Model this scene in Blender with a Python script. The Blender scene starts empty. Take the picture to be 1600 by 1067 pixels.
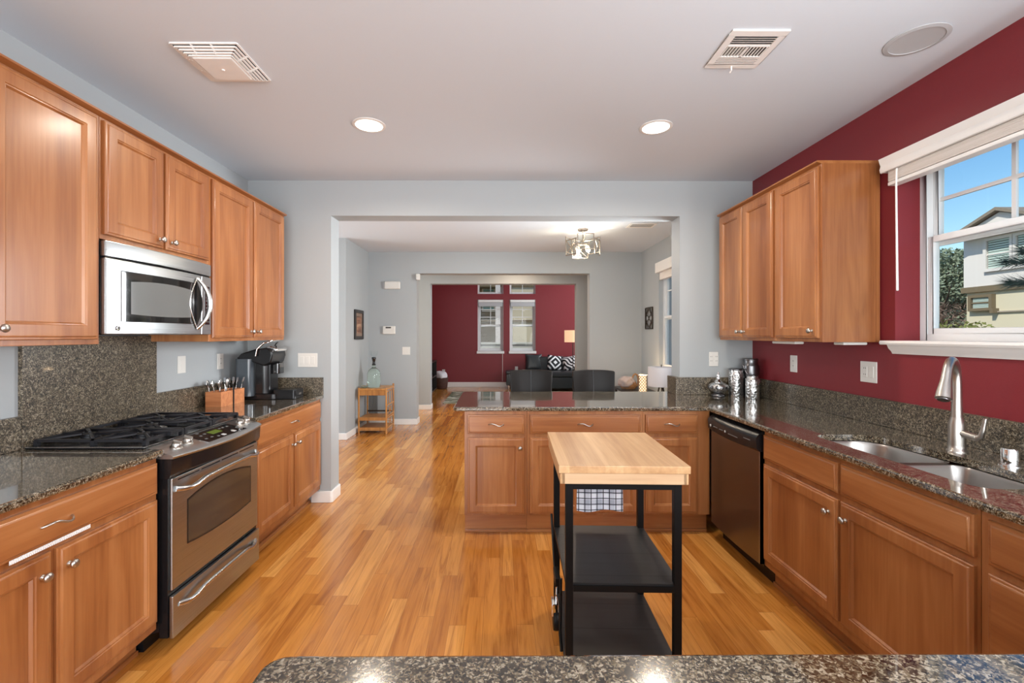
import bpy, bmesh, math, random
from mathutils import Vector, Matrix
random.seed(7)
PI = math.pi
SC = bpy.context.scene
COL = SC.collection

# ---------------------------------------------------------------- camera, world, sun, added fill lamps, exposure
cam_d = bpy.data.cameras.new('camera')
cam_d.sensor_width = 36.0
cam_d.lens = 36.0 * 711 / 1600
cam_d.shift_x = 0.0095
cam_d.shift_y = -0.0066
cam_d.clip_start = 0.05
cam_d.clip_end = 300
cam = bpy.data.objects.new('camera', cam_d)
cam.location = (0, 0, 1.426)
cam.rotation_euler = (PI / 2, 0, -math.atan(0.0055))
COL.objects.link(cam)
SC.camera = cam

world = bpy.data.worlds.new('sky')
SC.world = world
world.use_nodes = True
wn = world.node_tree
wn.nodes.clear()
w_out = wn.nodes.new('ShaderNodeOutputWorld')
w_bg = wn.nodes.new('ShaderNodeBackground')
w_sky = wn.nodes.new('ShaderNodeTexSky')
w_sky.sky_type = 'NISHITA'
w_sky.sun_disc = False
w_sky.sun_elevation = math.radians(42)
w_sky.sun_rotation = math.radians(250)
w_sky.air_density = 1.3
w_sky.dust_density = 0.3
w_sky.ozone_density = 3.0
w_bg.inputs['Strength'].default_value = 0.16
w_hs = wn.nodes.new('ShaderNodeHueSaturation')
w_hs.inputs['Saturation'].default_value = 1.25
wn.links.new(w_sky.outputs[0], w_hs.inputs['Color'])
wn.links.new(w_hs.outputs[0], w_bg.inputs[0])
wn.links.new(w_bg.outputs[0], w_out.inputs[0])

sun_d = bpy.data.lights.new('sun', 'SUN')
sun_d.energy = 4.2
sun_d.angle = 0.01
sun_d.color = (1.0, 0.92, 0.81)
sun = bpy.data.objects.new('sun', sun_d)
sun.rotation_euler = Vector((-0.62, -0.30, 0.72)).to_track_quat('Z', 'Y').to_euler()
COL.objects.link(sun)


def area_light(name, loc, direction, sx, sy, power, color, spread=180):
    d = bpy.data.lights.new(name, 'AREA')
    d.shape = 'RECTANGLE'
    d.size, d.size_y = sx, sy
    d.energy = power
    d.color = color
    d.spread = math.radians(spread)
    o = bpy.data.objects.new(name, d)
    o.location = loc
    o.rotation_euler = Vector(direction).to_track_quat('-Z', 'Y').to_euler()
    COL.objects.link(o)
    return o


DAY = (0.93, 0.97, 1.0)
# added fill lamps standing in for daylight from windows out of view
area_light('fill_rear', (-0.1, -3.9, 1.4), (0, 1, 0.30), 3.6, 2.4, 285, DAY)  # broad lamp added at the unseen rear opening to fill the kitchen
area_light('fill_rear_right', (2.05, -1.9, 1.5), (-1, 0.15, 0.25), 1.8, 1.6, 70, DAY)  # fill lamp added before the solid right wall, no window there
area_light('fill_rear_left', (-2.05, -1.9, 1.5), (1, 0.15, 0.25), 1.8, 1.6, 70, DAY)  # matching fill lamp added before the solid left wall
area_light('fill_kitchen_side', (2.14, 0.45, 1.75), (-1, 0.15, 0.1), 1.2, 1.2, 100, DAY)  # added on blank wall beside the kitchen window to lift the room
area_light('fill_dining_side', (2.24, 4.62, 1.6), (-1, 0.0, -0.08), 0.95, 1.3, 105, DAY, 125)  # added on blank wall beside the dining window to brighten jambs and side wall
area_light('fill_entry', (-4.2, 5.1, 1.5), (1, 0, 0.1), 1.6, 2.0, 70, DAY)  # fill lamp added before the closed entry wall
area_light('fill_living_side', (4.4, 10.6, 2.6), (-1, 0, -0.1), 2.6, 3.4, 210, DAY)  # lamp added at an unseen side opening to brighten the living room
area_light('fill_hall_side', (-2.9, 8.06, 1.6), (1, 0, 0), 0.8, 1.8, 30, (1.0, 0.88, 0.74))  # warm fill lamp added before the closed end wall of the hall
area_light('hall_ceiling_light', (0.3, 8.05, 2.72), (0, 0, -1), 0.3, 0.3, 16, (1.0, 0.80, 0.60))

SC.view_settings.view_transform = 'Standard'
SC.view_settings.look = 'None'
SC.view_settings.gamma = 1.0
SC.view_settings.use_curve_mapping = False
SC.view_settings.exposure = 0.0


# ---------------------------------------------------------------- materials
def srgb(r, g, b):
    f = lambda c: ((c / 255 + 0.055) / 1.055) ** 2.4 if c > 10 else c / 255 / 12.92
    return (f(r), f(g), f(b), 1.0)


class NT:
    def __init__(self, name):
        self.m = bpy.data.materials.new(name)
        self.m.use_nodes = True
        self.t = self.m.node_tree
        self.b = self.t.nodes['Principled BSDF']

    def n(self, kind, **kw):
        x = self.t.nodes.new(kind)
        for k, v in kw.items():
            if k in ('ins',):
                for kk, vv in v.items():
                    self.put(x.inputs[kk], vv)
            else:
                setattr(x, k, v)
        return x

    def put(self, sock, v):
        if isinstance(v, bpy.types.NodeSocket):
            self.t.links.new(v, sock)
        else:
            sock.default_value = v

    def math(self, op, a, b=None, c=None):
        x = self.t.nodes.new('ShaderNodeMath')
        x.operation = op
        for i, v in enumerate((a, b, c)):
            if v is not None:
                self.put(x.inputs[i], v)
        return x.outputs[0]

    def ramp(self, fac, stops, interp='LINEAR'):
        x = self.t.nodes.new('ShaderNodeValToRGB')
        x.color_ramp.interpolation = interp
        e = x.color_ramp.elements
        while len(e) < len(stops):
            e.new(0.5)
        for i, (p, c) in enumerate(stops):
            e[i].position = p
            e[i].color = c
        self.put(x.inputs[0], fac)
        return x.outputs[0]

    def mix(self, fac, a, b, blend='MIX'):
        x = self.t.nodes.new('ShaderNodeMix')
        x.data_type = 'RGBA'
        x.blend_type = blend
        self.put(x.inputs[0], fac)
        self.put(x.inputs[6], a)
        self.put(x.inputs[7], b)
        return x.outputs[2]

    def bump(self, h, strength=0.2, dist=0.002):
        x = self.n('ShaderNodeBump', ins={'Height': h, 'Strength': strength, 'Distance': dist})
        self.t.links.new(x.outputs[0], self.b.inputs['Normal'])

    def pos(self):
        return self.n('ShaderNodeNewGeometry').outputs['Position']

    def obj(self):
        return self.n('ShaderNodeTexCoord').outputs['Object']

    def mapped(self, vec, scale, loc=(0, 0, 0), rot=(0, 0, 0)):
        return self.n('ShaderNodeMapping', ins={'Vector': vec, 'Scale': scale, 'Location': loc, 'Rotation': rot}).outputs[0]

    def noise(self, vec, scale, detail=2.0, rough=0.5, dist=0.0, out=0):
        return self.n('ShaderNodeTexNoise', ins={'Vector': vec, 'Scale': scale, 'Detail': detail, 'Roughness': rough, 'Distortion': dist}).outputs[out]


def plain(name, col, rough=0.5, metal=0.0, coat=0.0, emit=None, es=1.0, spec=0.5, var=0.0):
    k = NT(name)
    k.b.inputs['Base Color'].default_value = col
    k.b.inputs['Roughness'].default_value = rough
    k.b.inputs['Metallic'].default_value = metal
    k.b.inputs['Coat Weight'].default_value = coat
    k.b.inputs['Coat Roughness'].default_value = 0.08
    k.b.inputs['Specular IOR Level'].default_value = spec
    if var:
        f = k.noise(k.obj(), 14, 3)
        c2 = tuple(c * (1 - var) for c in col[:3]) + (1,)
        k.put(k.b.inputs['Base Color'], k.mix(f, col, c2))
    if emit:
        k.b.inputs['Emission Color'].default_value = emit
        k.b.inputs['Emission Strength'].default_value = es
    return k.m


def paint(name, col, bump=0.25, scale=260, rough=0.55):
    k = NT(name)
    k.b.inputs['Base Color'].default_value = col
    k.b.inputs['Roughness'].default_value = rough
    h = k.noise(k.pos(), scale, 2)
    k.bump(h, bump, 0.0012)
    return k.m


def wood(name, c_dark, c_mid, c_light, axis=2, rough=0.32, coat=0.22, scale=1.0, board=0.0):
    k = NT(name)
    o = k.obj()
    rnd = k.n('ShaderNodeObjectInfo').outputs['Random']
    off = k.n('ShaderNodeCombineXYZ', ins={'X': k.math('MULTIPLY', rnd, 13.0), 'Y': k.math('MULTIPLY', rnd, 7.0), 'Z': k.math('MULTIPLY', rnd, 29.0)}).outputs[0]
    v = k.n('ShaderNodeVectorMath', operation='ADD', ins={0: o, 1: off}).outputs[0]
    s = [9 * scale] * 3
    s[axis] = 0.9 * scale
    f1 = k.noise(k.mapped(v, s), 1.0, 4, 0.6, 0.6)
    s2 = [70 * scale] * 3
    s2[axis] = 2.0 * scale
    f2 = k.noise(k.mapped(v, s2), 1.0, 3, 0.6)
    f = k.math('ADD', k.math('MULTIPLY', f1, 0.75), k.math('MULTIPLY', f2, 0.25))
    if board:
        sep = k.n('ShaderNodeSeparateXYZ', ins={0: v})
        across = sep.outputs[0 if axis != 0 else 1]
        cell = k.math('FLOOR', k.math('DIVIDE', across, board))
        w = k.n('ShaderNodeTexWhiteNoise', noise_dimensions='1D', ins={'W': cell}).outputs[0]
        f = k.math('ADD', f, k.math('MULTIPLY', k.math('SUBTRACT', w, 0.5), 0.16))
    f = k.math('ADD', f, k.math('MULTIPLY', k.math('SUBTRACT', rnd, 0.5), 0.06))
    c = k.ramp(f, [(0.30, c_dark), (0.50, c_mid), (0.70, c_light)])
    k.put(k.b.inputs['Base Color'], c)
    k.b.inputs['Roughness'].default_value = rough
    k.b.inputs['Coat Weight'].default_value = coat
    k.b.inputs['Coat Roughness'].default_value = 0.18
    return k.m


CAB = (srgb(130, 75, 38), srgb(156, 98, 54), srgb(177, 120, 72))
M = {}
M['wood'] = wood('maple_cabinet_upright', *CAB, axis=2, board=0.16)
M['wood_h'] = wood('maple_cabinet_level', *CAB, axis=0)
M['wood_in'] = plain('cabinet_shadow_line', srgb(120, 66, 36), 0.5, var=0.1)
M['butcher'] = wood('butcher_block_wood', srgb(164, 122, 82), srgb(192, 152, 108), srgb(212, 176, 132), axis=1, rough=0.42, coat=0.1, board=0.07)
M['butcher_side'] = wood('butcher_block_edge_wood', srgb(184, 148, 112), srgb(208, 176, 138), srgb(220, 194, 160), axis=0, rough=0.45, coat=0.05)
M['bamboo'] = wood('bamboo_cane', srgb(140, 88, 40), srgb(186, 128, 66), srgb(206, 152, 86), axis=2, rough=0.4, coat=0.2, scale=2)
M['caddywood'] = wood('caddy_wood', srgb(150, 86, 48), srgb(184, 116, 72), srgb(204, 138, 90), axis=0, rough=0.5, coat=0.0, scale=3)

# plank floor
k = NT('oak_plank_floor')
p = k.pos()
sep = k.n('ShaderNodeSeparateXYZ', ins={0: p})
PW, PL = 0.083, 0.92
u = k.math('DIVIDE', sep.outputs[0], PW)
colid = k.math('FLOOR', u)
r1 = k.n('ShaderNodeTexWhiteNoise', noise_dimensions='1D', ins={'W': colid}).outputs[0]
v = k.math('ADD', k.math('DIVIDE', sep.outputs[1], PL), k.math('MULTIPLY', r1, 17.3))
rowid = k.math('FLOOR', v)
cid = k.n('ShaderNodeCombineXYZ', ins={'X': colid, 'Y': rowid}).outputs[0]
r2 = k.n('ShaderNodeTexWhiteNoise', noise_dimensions='2D', ins={'Vector': cid}).outputs[0]
gv = k.n('ShaderNodeCombineXYZ', ins={'X': k.math('MULTIPLY', sep.outputs[0], 26.0), 'Y': k.math('MULTIPLY', sep.outputs[1], 1.6), 'Z': k.math('MULTIPLY', r2, 60.0)}).outputs[0]
g1 = k.noise(gv, 1.0, 4, 0.6, 1.3)
gv2 = k.n('ShaderNodeCombineXYZ', ins={'X': k.math('MULTIPLY', sep.outputs[0], 240.0), 'Y': k.math('MULTIPLY', sep.outputs[1], 7.0), 'Z': k.math('MULTIPLY', r2, 60.0)}).outputs[0]
g2 = k.noise(gv2, 1.0, 2, 0.6)
base = k.ramp(r2, [(0.0, srgb(182, 116, 48)), (0.35, srgb(197, 131, 58)), (0.7, srgb(206, 141, 66)), (1.0, srgb(222, 162, 88))])
grain = k.ramp(k.math('ADD', k.math('MULTIPLY', g1, 0.75), k.math('MULTIPLY', g2, 0.25)), [(0.34, (0.62, 0.52, 0.42, 1)), (0.48, (0.9, 0.86, 0.8, 1)), (0.62, (1.06, 1.05, 1.03, 1))])
c = k.mix(1.0, base, grain, 'MULTIPLY')
fu = k.math('FRACT', u)
gapu = k.math('LESS_THAN', k.math('MINIMUM', fu, k.math('SUBTRACT', 1.0, fu)), 0.011)
fv = k.math('FRACT', v)
gapv = k.math('LESS_THAN', k.math('MINIMUM', fv, k.math('SUBTRACT', 1.0, fv)), 0.0011)
gap = k.math('MAXIMUM', gapu, gapv)
c = k.mix(k.math('MULTIPLY', gap, 0.55), c, srgb(92, 52, 24))
k.put(k.b.inputs['Base Color'], c)
k.put(k.b.inputs['Roughness'], k.math('ADD', 0.14, k.math('MULTIPLY', g1, 0.10)))
k.b.inputs['Coat Weight'].default_value = 0.35
k.b.inputs['Coat Roughness'].default_value = 0.10
k.bump(k.math('SUBTRACT', k.noise(p, 9, 2), gap), 0.10, 0.0015)
M['floor'] = k.m


def granite(name, stops, s1=300, rough=0.12, coat=1.0):
    k = NT(name)
    p = k.pos()
    warp = k.n('ShaderNodeVectorMath', operation='ADD', ins={0: p, 1: k.n('ShaderNodeVectorMath', operation='SCALE', ins={0: k.noise(p, 90, 3, out=1), 'Scale': 0.014}).outputs[0]}).outputs[0]
    v1 = k.n('ShaderNodeTexVoronoi', ins={'Vector': warp, 'Scale': s1}).outputs['Color']
    v2 = k.n('ShaderNodeTexVoronoi', ins={'Vector': warp, 'Scale': s1 * 0.42}).outputs['Color']
    a = k.n('ShaderNodeSeparateColor', ins={0: v1}).outputs[0]
    b = k.n('ShaderNodeSeparateColor', ins={0: v2}).outputs[0]
    f = k.math('ADD', k.math('MULTIPLY', a, 0.62), k.math('MULTIPLY', b, 0.38))
    big = k.noise(p, 6, 2)
    f = k.math('ADD', f, k.math('MULTIPLY', k.math('SUBTRACT', big, 0.5), 0.18))
    k.put(k.b.inputs['Base Color'], k.ramp(f, stops))
    k.b.inputs['Roughness'].default_value = rough
    k.b.inputs['Specular IOR Level'].default_value = 0.6
    k.b.inputs['Coat Weight'].default_value = coat
    k.b.inputs['Coat IOR'].default_value = 1.62
    k.b.inputs['Coat Roughness'].default_value = 0.03
    return k.m


GST = [(0.20, srgb(20, 18, 16)), (0.38, srgb(52, 44, 34)), (0.52, srgb(84, 73, 56)), (0.66, srgb(112, 100, 80)), (0.86, srgb(158, 148, 130))]
M['granite'] = granite('brown_speckled_granite', GST)
M['granite_up'] = granite('brown_speckled_granite_upright', GST, rough=0.30, coat=0.12)

M['wall'] = paint('grey_blue_wall_paint', srgb(168, 173, 175))
M['red'] = paint('burgundy_wall_paint', srgb(126, 35, 42), 0.5, 170, 0.5)
M['ceil'] = paint('ceiling_paint', srgb(212, 220, 228), 0.3, 120, 0.8)
M['trim'] = plain('white_trim_paint', srgb(236, 234, 230), 0.35, var=0.02)
M['vinyl'] = plain('white_window_vinyl', srgb(232, 234, 234), 0.3, var=0.02)
M['plate'] = plain('white_wall_plate', srgb(222, 220, 214), 0.3)
M['plate_dark'] = plain('outlet_slot', srgb(60, 58, 55), 0.6)
M['blind'] = wood('blind_slat_white', srgb(206, 198, 190), srgb(222, 214, 206), srgb(232, 226, 220), axis=0, rough=0.4, coat=0.0)

k = NT('brushed_stainless_steel')
o = k.obj()
f = k.noise(k.mapped(o, (3, 3, 500)), 1.0, 2, 0.6)
k.put(k.b.inputs['Base Color'], k.ramp(f, [(0.3, (0.36, 0.375, 0.385, 1)), (0.7, (0.48, 0.495, 0.505, 1))]))
k.b.inputs['Metallic'].default_value = 1.0
k.b.inputs['Anisotropic'].default_value = 0.4
k.put(k.b.inputs['Roughness'], k.math('ADD', 0.24, k.math('MULTIPLY', f, 0.12)))
M['steel'] = k.m
M['steel_dark'] = plain('dark_stainless_steel', (0.25, 0.235, 0.23, 1), 0.28, 1.0)
M['nickel'] = plain('satin_nickel', (0.50, 0.47, 0.43, 1), 0.33, 1.0)
M['sink_steel'] = plain('sink_bowl_steel', (0.36, 0.34, 0.32, 1), 0.30, 1.0)
M['chrome'] = plain('polished_chrome', (0.8, 0.8, 0.8, 1), 0.08, 1.0)
M['steel_rail'] = plain('polished_steel_bar', (0.62, 0.61, 0.60, 1), 0.2, 1.0)
M['black'] = plain('black_enamel', (0.008, 0.008, 0.009, 1), 0.25, spec=0.35, coat=0.1)
M['blackgloss'] = plain('black_glass', (0.008, 0.008, 0.009, 1), 0.05, coat=0.6)
M['blackmatte'] = plain('black_cast_iron', (0.012, 0.012, 0.015, 1), 0.42, spec=0.4)
M['frame_black'] = plain('black_powder_coat', (0.005, 0.005, 0.005, 1), 0.45, spec=0.2)
M['micro_glass'] = plain('microwave_window_glass', (0.16, 0.17, 0.17, 1), 0.12, coat=0.3)
M['oven_glass'] = plain('oven_window_glass', (0.035, 0.026, 0.020, 1), 0.06, coat=0.7)
M['display'] = plain('green_clock_digits', (0.05, 0.08, 0.01, 1), 0.4, emit=(0.45, 0.6, 0.05, 1), es=0.12)
M['button'] = plain('pale_buttons', srgb(190, 190, 188), 0.4)
M['btn_grey'] = plain('grey_button_print', srgb(110, 110, 108), 0.5)
M['cord'] = plain('white_cord', srgb(225, 222, 216), 0.6)
M['leather'] = plain('black_leather', (0.012, 0.015, 0.018, 1), 0.32, coat=0.2, var=0.3)
M['leather_brown'] = plain('dark_brown_leather', (0.008, 0.006, 0.005, 1), 0.38, coat=0.0, spec=0.2, var=0.3)
M['leather_grey'] = plain('charcoal_leather', (0.035, 0.042, 0.045, 1), 0.35, var=0.2)
M['bulb'] = plain('lit_bulb', (1, 0.9, 0.7, 1), 0.3, emit=(1.0, 0.80, 0.52, 1), es=5)
M['led'] = plain('lit_downlight_lens', (1, 1, 1, 1), 0.3, emit=(1.0, 0.92, 0.80, 1), es=6)
M['baffle'] = plain('unlit_grey_baffle', srgb(184, 186, 188), 0.6)
M['shade'] = plain('white_lamp_shade', srgb(200, 196, 198), 0.8, emit=(1, 0.95, 0.9, 1), es=0.04)
M['shade_lit'] = plain('lit_tan_lamp_shade', srgb(220, 180, 140), 0.8, emit=(1.0, 0.66, 0.40, 1), es=0.75)
M['lantern'] = plain('lit_lantern_paper', srgb(240, 210, 170), 0.8, emit=(1.0, 0.74, 0.45, 1), es=1.7)
M['bronze'] = plain('dark_bronze', (0.07, 0.055, 0.045, 1), 0.4, 0.9)
M['antique'] = plain('antique_nickel', (0.34, 0.29, 0.24, 1), 0.3, 0.9)
M['wicker'] = wood('wicker_cane', srgb(96, 66, 40), srgb(138, 100, 64), srgb(166, 128, 88), axis=0, rough=0.6, coat=0.0, scale=6)
M['wicker_dark'] = wood('dark_wicker', srgb(52, 34, 30), srgb(76, 50, 44), srgb(92, 64, 54), axis=0, rough=0.7, coat=0, scale=6)
M['blanket'] = plain('pale_blanket_wool', srgb(170, 160, 160), 0.95, var=0.35)
M['blanket_white'] = plain('white_fleece', srgb(228, 226, 230), 0.95, var=0.1)
M['dkwood'] = plain('espresso_wood', (0.020, 0.016, 0.015, 1), 0.4, var=0.2)
M['outside_white'] = plain('white_siding', srgb(232, 226, 220), 0.8, var=0.03)
M['outside_cream'] = plain('cream_stucco', srgb(222, 212, 184), 0.85, var=0.04)
M['outside_taupe'] = plain('taupe_stucco', srgb(170, 158, 142), 0.85, var=0.04)
M['outside_brown'] = plain('brown_exterior_trim', srgb(122, 108, 84), 0.8)
M['roof'] = plain('roof_shingle', srgb(150, 138, 122), 0.9, var=0.3)
M['fence'] = plain('white_fence_paint', srgb(220, 224, 218), 0.7)
M['ground'] = plain('asphalt_ground', srgb(140, 138, 134), 0.95, var=0.2)
M['leaf'] = plain('grey_green_leaves', srgb(150, 164, 136), 0.8, var=0.4)
M['leaf2'] = plain('yellow_green_leaves', srgb(142, 150, 84), 0.8, var=0.4)
M['needle'] = plain('dark_pine_needles', srgb(34, 58, 50), 0.7, var=0.4)
M['twig'] = plain('bare_brown_twigs', srgb(142, 122, 108), 0.9, var=0.3)
M['bark'] = plain('tree_bark', srgb(92, 74, 60), 0.9, var=0.3)
M['leaf3'] = plain('blue_green_leaves', srgb(112, 152, 156), 0.8, var=0.3)
M['shutter'] = plain('inside_shutter_slats', srgb(196, 214, 204), 0.6)
M['teal'] = plain('teal_window_blind', srgb(120, 170, 172), 0.6)

k = NT('window_pane_glass')
k.t.nodes.remove(k.b)
tr = k.n('ShaderNodeBsdfTransparent', ins={'Color': (0.96, 0.98, 0.98, 1)})
gl = k.n('ShaderNodeBsdfGlossy', ins={'Roughness': 0.01})
fr = k.n('ShaderNodeFresnel', ins={'IOR': 1.30})
ff = k.math('MULTIPLY', fr.outputs[0], k.math('SUBTRACT', 1.0, k.n('ShaderNodeNewGeometry').outputs['Backfacing']))
mx = k.n('ShaderNodeMixShader', ins={0: ff, 1: tr.outputs[0], 2: gl.outputs[0]})
k.t.links.new(mx.outputs[0], k.t.nodes['Material Output'].inputs[0])
M['glass'] = k.m
k = NT('green_jug_glass')
k.b.inputs['Base Color'].default_value = (0.80, 0.94, 0.87, 1)
k.b.inputs['Transmission Weight'].default_value = 0.9
k.b.inputs['Roughness'].default_value = 0.03
k.b.inputs['IOR'].default_value = 1.3
M['jug'] = k.m
k = NT('smoked_tank_plastic')
k.b.inputs['Base Color'].default_value = (0.10, 0.12, 0.14, 1)
k.b.inputs['Transmission Weight'].default_value = 0.35
k.b.inputs['Roughness'].default_value = 0.12
M['smoke'] = k.m

# embossed silver for the tins and the pot
k = NT('embossed_silver')
o = k.obj()
v = k.n('ShaderNodeTexVoronoi', ins={'Vector': k.mapped(o, (1, 1, 1)), 'Scale': 62.0}).outputs['Distance']
k.put(k.b.inputs['Base Color'], k.ramp(v, [(0.12, (0.05, 0.05, 0.05, 1)), (0.45, (0.58, 0.58, 0.57, 1))]))
k.b.inputs['Metallic'].default_value = 1.0
k.b.inputs['Roughness'].default_value = 0.36
k.bump(v, 0.8, 0.004)
M['emboss'] = k.m
M['silver_dark'] = plain('dark_pewter', (0.16, 0.16, 0.165, 1), 0.3, 1.0)

# plaid towel
k = NT('plaid_towel_cloth')
sep = k.n('ShaderNodeSeparateXYZ', ins={0: k.obj()})
def band(s, period, width, off=0.0):
    return k.math('LESS_THAN', k.math('FRACT', k.math('ADD', k.math('DIVIDE', s, period), off)), width)
lines = k.math('MAXIMUM', band(sep.outputs[0], 0.032, 0.14), band(sep.outputs[2], 0.030, 0.14))
soft = k.math('ADD', band(sep.outputs[0], 0.064, 0.5, 0.07), band(sep.outputs[2], 0.060, 0.5, 0.07))
cc = k.mix(k.math('MULTIPLY', soft, 0.4), srgb(232, 234, 240), srgb(150, 154, 168))
cc = k.mix(lines, cc, srgb(24, 24, 34))
k.put(k.b.inputs['Base Color'], cc)
k.b.inputs['Roughness'].default_value = 0.95
M['towel'] = k.m

# patterned pillows and rug
k = NT('diamond_pattern_cloth')
sep = k.n('ShaderNodeSeparateXYZ', ins={0: k.obj()})
d = k.math('ADD', k.math('ABSOLUTE', sep.outputs[0]), k.math('ABSOLUTE', sep.outputs[2]))
b1 = k.math('LESS_THAN', k.math('FRACT', k.math('DIVIDE', d, 0.13)), 0.42)
k.put(k.b.inputs['Base Color'], k.mix(b1, srgb(28, 32, 36), srgb(226, 228, 230)))
k.b.inputs['Roughness'].default_value = 0.9
M['diamond'] = k.m
k = NT('zebra_stripe_cloth')
wv = k.n('ShaderNodeTexWave', ins={'Vector': k.obj(), 'Scale': 5.5, 'Distortion': 5.0, 'Detail': 1.0})
wv.bands_direction = 'DIAGONAL'
k.put(k.b.inputs['Base Color'], k.ramp(wv.outputs[1], [(0.46, srgb(30, 32, 36)), (0.54, srgb(226, 224, 226))]))
k.b.inputs['Roughness'].default_value = 0.9
M['zebra'] = k.m
k = NT('mottled_green_rug')
pp = k.mapped(k.obj(), (1.6, 3.0, 1))
vv = k.n('ShaderNodeTexVoronoi', ins={'Vector': pp, 'Scale': 3.4, 'Randomness': 1.0})
vv.distance = 'CHEBYCHEV'
f = k.n('ShaderNodeSeparateColor', ins={0: vv.outputs['Color']}).outputs[0]
k.put(k.b.inputs['Base Color'], k.ramp(f, [(0.0, srgb(58, 66, 52)), (0.3, srgb(108, 116, 92)), (0.5, srgb(156, 160, 138)), (0.75, srgb(196, 196, 178)), (0.9, srgb(120, 112, 90))], 'CONSTANT'))
k.b.inputs['Roughness'].default_value = 0.95
M['rug'] = k.m
k = NT('brown_print_art')
f = k.noise(k.mapped(k.obj(), (1, 6, 6)), 2.0, 4, 0.6)
k.put(k.b.inputs['Base Color'], k.ramp(f, [(0.35, srgb(70, 46, 36)), (0.5, srgb(140, 96, 72)), (0.65, srgb(186, 150, 120))]))
M['art'] = k.m
# black plank shelf with scuffs
k = NT('black_plank_shelf')
sep = k.n('ShaderNodeSeparateXYZ', ins={0: k.obj()})
seam = k.math('LESS_THAN', k.math('ABSOLUTE', k.math('SUBTRACT', k.math('FRACT', k.math('DIVIDE', sep.outputs[1], 0.19)), 0.5)), 0.012)
gr = k.noise(k.mapped(k.obj(), (3, 40, 3)), 1.0, 3)
c = k.mix(gr, (0.014, 0.014, 0.014, 1), (0.028, 0.028, 0.028, 1))
scr = k.math('GREATER_THAN', k.noise(k.mapped(k.obj(), (30, 45, 30)), 1.0, 4, 0.8), 0.74)
c = k.mix(k.math('MULTIPLY', scr, 0.25), c, srgb(170, 168, 160))
c = k.mix(seam, c, (0.002, 0.002, 0.002, 1))
k.put(k.b.inputs['Base Color'], c)
k.b.inputs['Roughness'].default_value = 0.42
k.b.inputs['Specular IOR Level'].default_value = 0.35
M['shelf'] = k.m
# scuffed wood of the measuring strip
k = NT('measuring_strip_print')
sep = k.n('ShaderNodeSeparateXYZ', ins={0: k.obj()})
tick = k.math('LESS_THAN', k.math('FRACT', k.math('DIVIDE', sep.outputs[0], 0.0065)), 0.28)
low = k.math('LESS_THAN', sep.outputs[2], 0.0045)
low2 = k.math('LESS_THAN', k.noise(k.mapped(k.obj(), (300, 1, 400)), 1.0, 1), 0.42)
k.put(k.b.inputs['Base Color'], k.mix(k.math('MULTIPLY', k.math('MAXIMUM', k.math('MULTIPLY', tick, low), k.math('MULTIPLY', low2, k.math('SUBTRACT', 1.0, low))), 0.55), srgb(236, 236, 236), srgb(90, 90, 90)))
M['tape'] = k.m


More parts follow.
